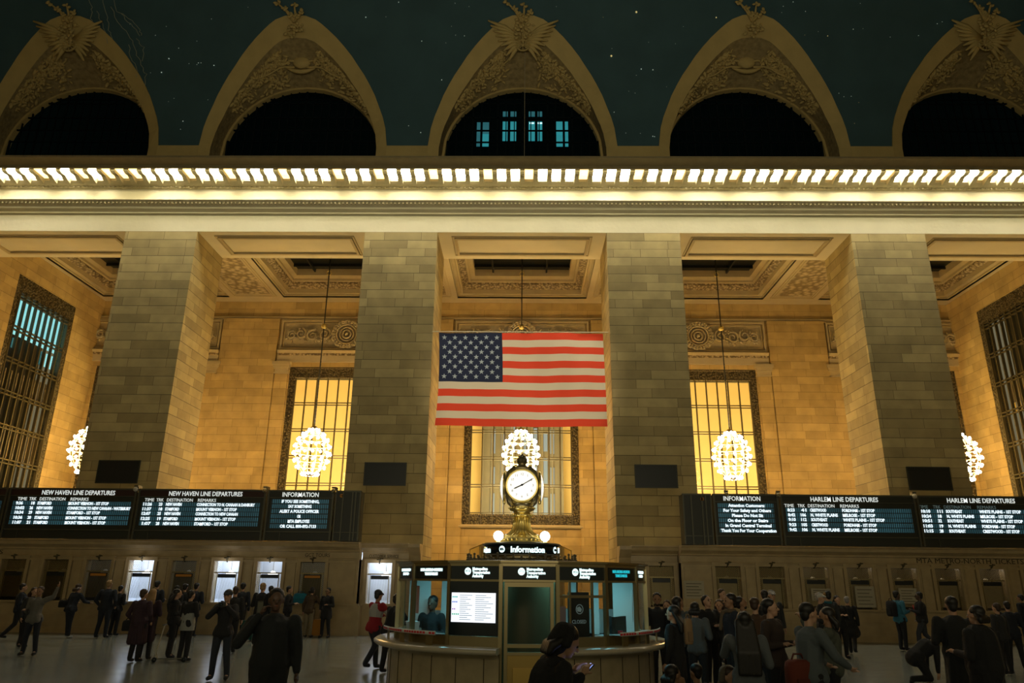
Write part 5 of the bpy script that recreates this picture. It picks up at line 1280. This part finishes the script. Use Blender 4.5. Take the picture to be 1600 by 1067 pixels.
    # carve the face side away by moving the cap back: hair stays above the brow
    if hair != 'none': RAW.append((c, 'hair', hairm[hair], root, .013, k))
    if beard:
        c = MB(); c.ball(Hd((0, .062, .062)), .05, 10, (1.15, .9, .8), RH); RAW.append((c, 'beard', hairm['black'], root, .012, k))
    if hat:
        c = MB(); c.ball(Hd((0, -.005, .205)), .105, 14, (.92, 1.04, .80), RH); caps(c, Hd((-.04, .10, .195)), Hd((.04, .10, .195)), .03, .03); caps(c, Hd((-.03, .14, .188)), Hd((.03, .14, .188)), .022, .022); RAW.append((c, 'cap', cm(hat), root, .012, k))
    for s in (-1, 1):
        q = SB(); q.ball(Vector((0, 0, 0)), .011 * k, 6); o = q.build('eye', eyem, root, Hd((s * .032, .102, .158)) * k)
    q = SB(); q.ball((0, 0, 0), .022 * k, 8, (1, .35, .28)); q.build('mouth', lipm, root, Hd((0, .112, .098)) * k)
    if mask: q = SB(); q.ball((0, 0, 0), .062 * k, 10, (1, .75, .85)); q.build('face_mask', cm(BLK), root, Hd((0, .072, .095)) * k)
    if glasses:
        q = SB()
        for s in (-1, 1): q.tube([Hd((s * .034 + .024 * math.cos(a * PI / 5), .118, .158 + .02 * math.sin(a * PI / 5))) * k for a in range(11)], .004, 4, False)
        q.tube([Hd((-.01, .118, .16)) * k, Hd((.01, .118, .16)) * k], .004, 4); q.build('glasses', MT['black'], root)
    root['h_'] = 1; del root['h_']
    info = dict(root=root, wr=[w * k for w in wr], sh=[s_ * k for s_ in sh], hd=hc * k, T=lambda v: T(v) * k, el=[e * k for e in el])
    return info
def world(inf, v):
    r = inf['root']; return Vector(r.location) + Matrix.Rotation(r.rotation_euler.z, 3, 'Z') @ Vector(v)
def bag_thing(name, label, cat, loc, dims, col, rz=0, strap=None, rx=0):
    t = thing(name, label, cat, loc, rz); w, d, h = dims
    c = MB(); vs = []
    prof = [(.86, 0), (1, .08), (1, .75), (.9, .93), (.6, 1)]
    n = 16
    for s_, z in prof:
        for k in range(n):
            a = 2 * PI * k / n; cx, cy = math.cos(a), math.sin(a); q = (abs(cx) ** 3 + abs(cy) ** 3) ** (-1 / 3); vs.append((cx * q * w / 2 * s_, cy * q * d / 2 * s_, z * h))
    c.smooth = True; c.add(vs, [(i * n + k, i * n + (k + 1) % n, (i + 1) * n + (k + 1) % n, (i + 1) * n + k) for i in range(len(prof) - 1) for k in range(n)] + [tuple(range(n))[::-1], tuple(range((len(prof) - 1) * n, len(prof) * n))])
    c.build('bag_body', cm(col), t)
    c = SB(); c.tube([(-w * .25, 0, h * .98), (-w * .15, 0, h * 1.15), (w * .15, 0, h * 1.15), (w * .25, 0, h * .98)], .012, 6); c.build('handle', cm(tuple(v * .6 for v in col)), t)
    c = MB(); c.box(-w * .3, w * .3, -d / 2 - .015, -d / 2 + .01, h * .12, h * .5); c.build('pocket', cm(tuple(v * .8 for v in col)), t)
    return t
def suitcase(label, loc, col, rz=0, h=.55):
    t = thing('suitcase', label, 'suitcase', loc, rz); w, d = .38, .24
    c = MB(); c.box(-w / 2, w / 2, -d / 2, d / 2, .06, h); c.box(-w / 2 + .03, w / 2 - .03, -d / 2 - .012, d / 2 + .012, .10, h - .04); c.build('shell', cm(col), t)
    for s in (-1, 1):
        for u in (-1, 1): c = SB(); c.tube([(s * .15 - .015, u * .09, .03), (s * .15 + .015, u * .09, .03)], .03, 10); c.build('wheel', MT['black'], t)
    c = SB(); c.tube([(-.09, .08, h), (-.09, .08, h + .42), (.09, .08, h + .42), (.09, .08, h)], .01, 6); c.build('pull_handle', MT['boardrim'], t)
    return t
def PX(px, D): return 0.1 + (px - 813.5) * D / 1219.0       # lateral place of a figure read off a plan at depth D
P = {}
def pp(key, label, px, D, face, **k): P[key] = person(label, round(PX(px, D), 2), D, face, **k)
LG = (.085, .09, .09)
# left side, by the ticket windows
pp('a', 'person in dark coat at the far left edge, holding a pale bag', 14, 25.4, 60, h=1.74, top=NAVY, pose='walk', arms=('down', 'bent'))
pp('b', 'person in pale grey vest with one arm raised, facing the camera at far left', 42, 20.7, 175, h=1.72, top=(.13, .125, .11), low=NAVY, arms=('up', 'bent'), pose='apart', skin='tan', hair='brown')
pp('b2', 'person with blond hair half hidden behind the arm-raising person', 33, 23.0, 120, h=1.66, top=CHAR, hair='brown', skin='light', pose='cross', hairlen=.15)
pp('c', 'person leaning to a dark window with white shoes and black shoulder bag', 97, 26.5, 20, h=1.74, top=NAVY, low=NAVY, pose='cross', lean=.25, shoe=(.35, .36, .34), arms=('bent', 'reach'), hair='brown', hairlen=.12)
pp('d', 'person, broad, in dark suit seen from behind at the first bright ticket window', 152, 26.6, 5, h=1.86, top=NAVY, low=NAVY, pose='apart', hair='blond', build=1.22, arms=('pocket', 'pocket'))
pp('e', 'person leaning on the ledge at the first bright ticket window, right of broad suit', 170, 27.7, 10, h=1.68, top=BLK, hair='black', arms=('reach', 'bent'), lean=.1)
pp('f', 'person in long dark plum padded coat, standing left of blond-haired companion', 210, 19.5, 15, h=1.70, top=(.035, .018, .028), low=BLK, coat=.42, build=1.25, hair='brown', arms=('pocket', 'pocket'), shoe=BLK)
pp('g', 'person with long blond hair beside the plum padded coat', 225, 20.0, 350, h=1.70, top=(.03, .016, .025), coat=.4, hair='blond', hairlen=.24, arms=('pocket', 'bent'))
pp('h', 'person in black at the dark fifth-from-booth window, behind blond hair', 230, 27.4, 0, h=1.86, top=NAVY, arms=('bent', 'bent'), pose='stand')
pp('i', 'person with long dark hair in black coat, back to camera near the counter', 263, 26.6, 10, h=1.72, top=BLK, coat=.25, hairlen=.3, low=BLK, pose='walk', shoe=(.10, .05, .03))
pp('j', 'person with short dark hair just right of the long-haired black coat', 275, 26.9, 350, h=1.78, top=BLK, pose='stand')
pp('k', 'person in black leaning left with one leg stretched out, near the kick scooter', 264, 20.5, 60, h=1.70, top=BLK, pose='apart', arms=('down', 'bent'), hairlen=.2)
pp('l', 'person with pale grey shirt hem under a dark jacket, standing on the scooter side', 287, 19.9, 20, h=1.68, top=BLK, low=BLK, arms=('fold', 'fold'), shoe=CHAR, hair='black')
pp('m', 'person at the second bright ticket window seen from behind', 293, 27.6, 0, h=1.80, top=NAVY, arms=('pocket', 'bent'), build=1.1)
pp('n', 'person in dark hoodie holding a camera to the face, blue jeans, facing camera', 345, 16.4, 178, h=1.76, top=BLK, low=(.018, .024, .036), arms=('face', 'face'), pose='apart', skin='light', hair='brown', hat=CHAR)
pp('o', 'person in dark jacket with small white mark, behind the camera-holding person', 357, 22, 340, h=1.76, top=BLK, hair='brown', arms=('bent', 'down'))
pp('p', 'person wearing a dark cap at the blue-lit ticket window', 368, 27.2, 350, h=1.82, top=NAVY, hat=CHAR)
pp('q', 'person with blond hair and dark coat seen from behind beside a teal suitcase', 400, 24.6, 10, h=1.84, top=BLK, coat=.25, hair='blond', build=1.15, arms=('bent', 'down'))
pp('r', 'person with short black hair peeking above the big dark figure on the phone', 413, 27.0, 350, h=1.73, top=BLK)
pp('s', 'large person in long black coat with phone at the ear, nearest on the left', 424, 9.5, 160, h=1.89, top=(.012, .015, .017), low=BLK, coat=.45, build=1.22, skin='dark', hair='black', arms=('down', 'ear'), fine=True)
pp('t', 'person in black turned right at the third bright ticket window', 443, 27.3, 80, h=1.73, top=BLK, arms=('bent', 'bent'))
pp('u', 'person in brown jacket and tan trousers leaning on the counter', 478, 28.0, 15, h=1.70, top=(.07, .045, .025), low=(.20, .165, .10), arms=('bag', 'reach'), lean=.15, hair='black', hairlen=.08)
pp('v', 'person in black facing left with an amber suitcase behind', 505, 27.8, 200, h=1.68, top=BLK, pose='apart', coat=.18, arms=('bent', 'pocket'), skin='tan', glasses=True)
pp('w', 'person in red jacket with broad white chest band and black cap', 582, 18.6, 35, h=1.76, top=(.26, .012, .022), low=NAVY, stripe=(.34, .34, .33), hat=BLK, pose='walk', lean=.12, arms=('reach', 'reach'), skin='tan')
pp('x', 'person in black bending over the booth counter beside the red jacket', 606, 17.9, 40, h=1.70, top=BLK, lean=.32, arms=('reach', 'reach'), pose='apart', hair='black')
pp('x2', 'person in black squeezed between the bending person and the booth glass', 620, 17.3, 60, h=1.66, top=BLK, arms=('bent', 'bent'))
# booth clerks
pp('clerk1', 'seated booth clerk in dark teal sweater behind the left glass', 672, 13.6, 200, h=1.74, top=(.006, .012, .014), arms=('bent', 'phone'), skin='dark', z=-.0)
pp('clerk2', 'booth clerk in black jacket behind the right glass, left of the tall monitor', 965, 13.9, 160, h=1.70, top=(.006, .009, .010), arms=('bent', 'bent'), skin='dark')
# front centre
pp('y', 'person in black hooded jacket bending over a lit phone in front of the booth door', 838, 6.5, 75, h=1.72, top=BLK, low=(.06, .07, .08), arms=('phonehi', 'phonehi'), lean=.36, nod=.30, hair='black', hairlen=.16, fine=True, build=1.2, hood=BLK)
# right crowd, back row
pp('A', 'person in black coat standing right against the booth glass, looking at camera', 1027, 16.0, 190, h=1.80, top=BLK, skin='tan', beard=True)
pp('B', 'person with long light brown hair between booth and black-haired crowd', 1042, 17.5, 200, h=1.62, top=CHAR, hair='brown', hairlen=.3)
pp('C', 'person in black coat turned left with long dark hair, carrying a tan handbag', 1050, 12.4, 300, h=1.66, top=BLK, coat=.25, hairlen=.28, arms=('bag', 'bent'), skin='light', fine=True)
pp('D', 'person in grey top with head tipped back and long black hair', 1064, 15.4, 60, h=1.76, top=(.09, .10, .10), hairlen=.26, nod=-.4, arms=('bent', 'bent'), skin='tan')
pp('E', 'person in grey hoodie seen from behind holding a blue-lit phone', 1086, 14.6, 20, h=1.66, top=(.075, .085, .09), hairlen=.1, arms=('phone', 'bent'))
pp('F', 'person in black with glasses looking up, hands folded at the chest', 1107, 16.3, 150, h=1.76, top=BLK, glasses=True, arms=('fold', 'fold'), nod=-.25, skin='light')
pp('G', 'person with hands raised to the mouth beside the glasses wearer', 1124, 17.0, 200, h=1.66, top=CHAR, arms=('face', 'face'), skin='light', hair='brown', hairlen=.2)
pp('H', 'person in black jacket and brown scarf looking left in mid crowd', 1141, 14.4, 260, h=1.82, top=NAVY, scarf=(.10, .07, .04), skin='tan', hair='black', fine=True)
pp('I', 'person with beard looking up, black coat, between scarf wearer and brown coat', 1162, 15.4, 100, h=1.76, top=BLK, beard=True, nod=-.3, skin='tan')
pp('I2', 'person with tied brown hair behind the scarf wearer', 1130, 21, 150, h=1.84, top=CHAR, hair='brown')
pp('K', 'person in rusty brown coat with the face hidden, mid crowd', 1180, 14.2, 30, h=1.76, top=(.055, .028, .013), coat=.2, hair='brown')
pp('L', 'person with dark curly hair directly behind the pale-faced person', 1196, 19.5, 10, h=1.84, top=BLK, build=1.1)
pp('M', 'person in a white and black cap looking at the camera across the crowd', 1208, 20.5, 170, h=1.83, top=CHAR, hat=(.3, .3, .3))
pp('N', 'person with pale face looking sideways, brown-black quilted jacket, mid crowd', 1203, 11.7, 130, h=1.79, top=(.035, .024, .02), arms=('bent', 'bent'), fine=True, build=1.1, skin='light', turn=-.3)
pp('O', 'person with very long black hair and grey denim jacket, back to the camera', 1161, 9.9, 8, h=1.67, top=(.10, .115, .125), hairlen=.62, arms=('reach', 'bent'), fine=True, low=(.09, .10, .11), build=1.1)
pp('Q', 'person in grey hooded sweatshirt with short dark hair, side view, hand on the knee', 1256, 10.0, 75, h=1.78, top=(.085, .105, .115), low=BLK, arms=('knee', 'knee'), fine=True, skin='light', hair='black', build=1.08, lean=.1)
pp('R', 'person with dark mask and greenish grey jacket, one arm raised by the head', 1290, 11.0, 290, h=1.66, top=(.07, .08, .062), arms=('high', 'bent'), mask=True, fine=True, skin='tan', hairlen=.16, hair='black')
pp('S', 'person in white head scarf behind the raised arm', 1283, 20.5, 120, h=1.78, top=BLK, hat=(.42, .42, .40), hair='grey')
pp('T', 'person in tan cap and blue scarf near the notices', 1295, 21.5, 350, h=1.82, top=CHAR, hat=(.26, .16, .06), scarf=(.02, .12, .16))
pp('U', 'person with long dark hair looking down at the hands, left of pale lilac hair', 1310, 22.5, 175, h=1.68, top=BLK, arms=('phone', 'phone'), hairlen=.2)
pp('V', 'person with pale lilac grey hair, black tights and heels', 1325, 24.0, 30, h=1.64, top=BLK, skirt=.3, hair='grey', pose='walk', arms=('bent', 'down'))
pp('X', 'person in bright blue shirt with a black backpack facing right', 1404, 25.5, 75, h=1.80, top=(.035, .16, .24), low=BLK, arms=('bent', 'bent'), skin='dark', build=.98)
pp('Y', 'person in black jacket with red lanyard facing left towards the blue shirt', 1438, 25.2, 290, h=1.78, top=BLK, low=(.03, .035, .045), pose='walk', arms=('phone', 'pocket'), skin='dark', shirt=(.02, .02, .02), build=1.05)
pp('Z', 'person in black kneeling and bent to the floor below the blue shirt', 1418, 17.4, 80, h=1.74, top=BLK, low=BLK, pose='kneel', lean=1.0, nod=.5, arms=('floor', 'floor'), build=1.2)
pp('AA', 'tall person in long black coat seen from behind, right of the kneeling person', 1487, 12.4, 15, h=1.84, top=(.012, .014, .015), coat=.42, build=1.25, arms=('bent', 'pocket'), fine=True)
pp('BB', 'person with curly black hair in bulky black clothes, close to the right edge', 1522, 10.8, 330, h=1.75, top=BLK, coat=.5, build=1.4, hairlen=.08, arms=('bent', 'down'), fine=True)
pp('CC', 'person in dark clothes partly hidden behind the curly-haired person', 1556, 19.2, 340, h=1.60, top=CHAR, hair='brown')
pp('DD', 'person in dark jacket walking with wide stance near the right edge', 1573, 20.4, 20, h=1.62, top=NAVY, pose='apart', build=1.15, arms=('pocket', 'bent'))
pp('EE', 'person cut by the right picture edge, dark coat and tan bag', 1596, 27.0, 330, h=1.72, top=BLK, skin='tan')
pp('FF', 'person with headband sitting on the floor beside the booth, reading a paper', 1046, 10.6, 60, h=1.74, top=BLK, pose='floorsit', arms=('phone', 'phone'), hairlen=.1, skin='tan', fine=True)
pp('GG', 'person with grey-brown fur hood sitting on the floor in the front crowd', 1132, 10.2, 150, h=1.80, top=(.05, .02, .02), pose='floorsit', hood=(.10, .085, .06), arms=('fold', 'fold'), fine=True, hair='brown')
pp('HH', 'person crouching low in black behind the seated reader', 1080, 11.6, 330, h=1.6, top=BLK, pose='floorsit', arms=('phone', 'fold'), skin='tan')
# bake the figures into smooth continuous surfaces
objs = []
for it in RAW:
    mb, nm, m_, root, vox, k = it[:6]
    mb.v = [(p[0] * k, p[1] * k, p[2] * k) for p in mb.v]; mb.sm = [True] * len(mb.f)
    o = mb.build(nm, m_, root)
    r = o.modifiers.new('r', 'REMESH'); r.mode = 'VOXEL'; r.voxel_size = vox * k; r.use_smooth_shade = True
    s_ = o.modifiers.new('s', 'SMOOTH'); s_.factor = .5; s_.iterations = 3 if nm not in ('body',) else 2
    objs.append(o)
bpy.context.view_layer.update(); dg = bpy.context.evaluated_depsgraph_get()
for o in objs:
    me = bpy.data.meshes.new_from_object(o.evaluated_get(dg)); old = o.data; mm = old.materials[0]; o.modifiers.clear(); o.data = me; me.name = o.name
    me.materials.clear(); me.materials.append(mm)
    z0 = min((v.co.z for v in me.vertices), default=0)
# everyone's soles rest on the floor
for inf in P.values():
    r = inf['root']; z0 = min(min((v.co.z for v in c.data.vertices), default=9) for c in r.children)
    r.location.z -= z0
# ---- things people hold or have put down
h = P['y']; a = (world(h, h['wr'][0]) + world(h, h['wr'][1])) / 2; fwd = Matrix.Rotation(h['root'].rotation_euler.z, 3, 'Z') @ Vector((0, 1, 0))
ph = thing('phone', 'lit phone held in both hands in front of the booth', 'phone', a + fwd * .09 + Vector((0, 0, .02)), h['root'].rotation_euler.z)
q = MB().cbox((0, 0, 0), (.075, .15, .01), 0, .75); q.build('case', MT['black'], ph)
q = MB().cbox((0, -.004, .008), (.066, .135, .004), 0, .75); q.build('screen', mat('phone_screen', (.2, .3, .9), .3, emit=(.35, .45, 1.0), strength=1.6), ph)
h = P['s']; a = world(h, h['wr'][1]); ph = thing('phone', 'dark phone held to the ear by the large figure in black', 'phone', a + Vector((.0, -.02, .07)), .5)
MB().box(-.035, .035, -.006, .006, -.06, .08).build('case', MT['black'], ph); MB().box(-.03, .03, -.009, -.006, -.05, .07).build('screen', MT['boardrim'], ph)
a = world(h, h['wr'][0]); cup = thing('roll_of_tape', 'white ring shaped roll hanging from the left figure hand', 'roll', a + Vector((0.02, -.04, -.17)))
q = SB(); q.tube([(.042 * math.cos(i * PI / 10), 0, .0 + .042 * math.sin(i * PI / 10)) for i in range(21)], .014, 8, False); q.build('ring', MT['paper'], cup)
h = P['E']; a = world(h, h['wr'][0]); ph = thing('phone', 'small blue-lit phone in mid crowd', 'phone', a + Vector((0.03, .02, .08)), .4); MB().box(-.035, .035, -.005, .005, -.06, .08).build('case', MT['black'], ph); MB().box(-.03, .03, -.009, -.005, -.05, .07).build('screen', bpy.data.materials['phone_screen'], ph)
h = P['n']; a = (world(h, h['wr'][0]) + world(h, h['wr'][1])) / 2; cm_ = thing('camera', 'black camera held up to the face of the person in blue jeans', 'camera', a + Vector((0, -.06, .04)))
q = MB(); q.box(-.07, .07, -.03, .03, -.045, .045); q.box(-.025, .025, -.03, .03, .045, .07); q.build('camera_body', MT['black'], cm_); SB().tube([(0, -.03, 0), (0, -.09, 0)], .032, 12).build('lens', MT['darkglass'], cm_)
h = P['FF']; a = (world(h, h['wr'][0]) + world(h, h['wr'][1])) / 2; t = thing('magazine', 'open pale magazine held by the seated reader', 'magazine', a + Vector((.08, .03, .06)), -.9)
MB().cbox((-.09, 0, 0), (.18, .25, .006), .0, .9).build('page', MT['paper'], t); MB().cbox((.09, 0, .01), (.18, .25, .006), .1, .9).build('page', MT['paper'], t)
h = P['X']; a = world(h, h['T']((0, -.26, .05))); bag_thing('backpack', 'black backpack worn by the person in the blue shirt', 'backpack', a, (.34, .24, .48), BLK, math.radians(-75))
h = P['Y']; a = world(h, h['T']((0, .17, .12))); t = thing('lanyard', 'red lanyard on the black jacket', 'lanyard', a); SB().tube([(-.04, 0, .3), (-.02, -.02, .05), (0, -.02, -.05), (.02, -.02, .05), (.04, 0, .3)], .012, 5).build('ribbon', mat('red_ribbon', (.5, .01, .02), .6), t)
bag_thing('backpack', 'rust red backpack behind the person in the grey sweatshirt', 'backpack', (PX(1238, 9.9), 9.9, .72), (.36, .22, .42), (.13, .025, .012), .3)
bag_thing('backpack', 'rust red bag on the floor under the rust red backpack', 'backpack', (PX(1252, 9.8), 9.7, 0), (.40, .3, .70), (.11, .02, .01), -.2)
h = P['C']; a = world(h, h['wr'][0]); bag_thing('handbag', 'tan leather handbag carried in front of the booth queue', 'handbag', a + Vector((.12, -.05, -.42)), (.30, .14, .24), (.30, .16, .08), .3)
h = P['K']; bag_thing('shopping_bag', 'plaid tan shoulder bag on the back of the turned person', 'bag', (PX(1072, 12.3), 12.25, 1.12), (.14, .10, .38), (.26, .17, .09), .4)
h = P['u']; a = world(h, h['wr'][0]); bag_thing('handbag', 'beige handbag hanging beside the tan trousers', 'handbag', a + Vector((-.08, -.05, -.38)), (.26, .12, .24), (.36, .30, .19), .2)
bag_thing('duffel_bag', 'bright blue and black bag resting on the counter ledge', 'bag', (PX(462, 28.8), 28.72, 1.13), (.50, .26, .36), (.02, .20, .30), .1)
h = P['c']; a = world(h, h['T']((-.25, -.1, .0))); bag_thing('handbag', 'black shoulder bag of the person with white shoes', 'handbag', a, (.34, .14, .24), BLK, .2)
bag_thing('shopping_bag', 'pale plastic bag hanging from the hand at the far left edge', 'bag', (PX(25, 24.9), 24.9, .78), (.28, .16, .50), (.28, .31, .31), .3)
h = P['f']; a = world(h, h['T']((-.34, .0, -.22))); bag_thing('handbag', 'black handbag on the arm of the plum padded coat', 'handbag', a, (.28, .16, .26), BLK, .2)
suitcase('teal topped dark suitcase between the counter and the blond-haired coat', (PX(382, 26), 26, 0), (.01, .07, .065), .2, .66); suitcase('amber orange suitcase standing by the counter', (PX(491, 28.3), 28.2, 0), (.34, .15, .02), .1, .60)
t = thing('kick_scooter', 'silver kick scooter under the person with the pale shirt hem', 'scooter', (PX(270, 19.7), 19.6, 0), .2)
MB().box(-.30, .28, -.06, .06, .08, .10).build('deck', MT['boardrim'], t); SB().tube([(-.30, 0, .09), (-.36, 0, .2), (-.24, 0, .88)], .016, 6).build('stem', MT['paper'], t); SB().tube([(-.24, -.2, .88), (-.24, .2, .88)], .016, 6).build('handlebar', MT['boardrim'], t)
for x in (-.38, .32): SB().tube([(x, -.015, .06), (x, .015, .06)], .06, 14).build('wheel', MT['black'], t)
h = P['l']; a = Vector(h['root'].location); hem = SB(); hem.lathe([(.20, .0), (.205, .12), (.185, .36), (.17, .42)], n=18); o = hem.build('shirt_hem', mat('pale_shirt', (.26, .27, .26), .8), h['root'], (0, 0, .72)); o.scale = (1, .78, 1)
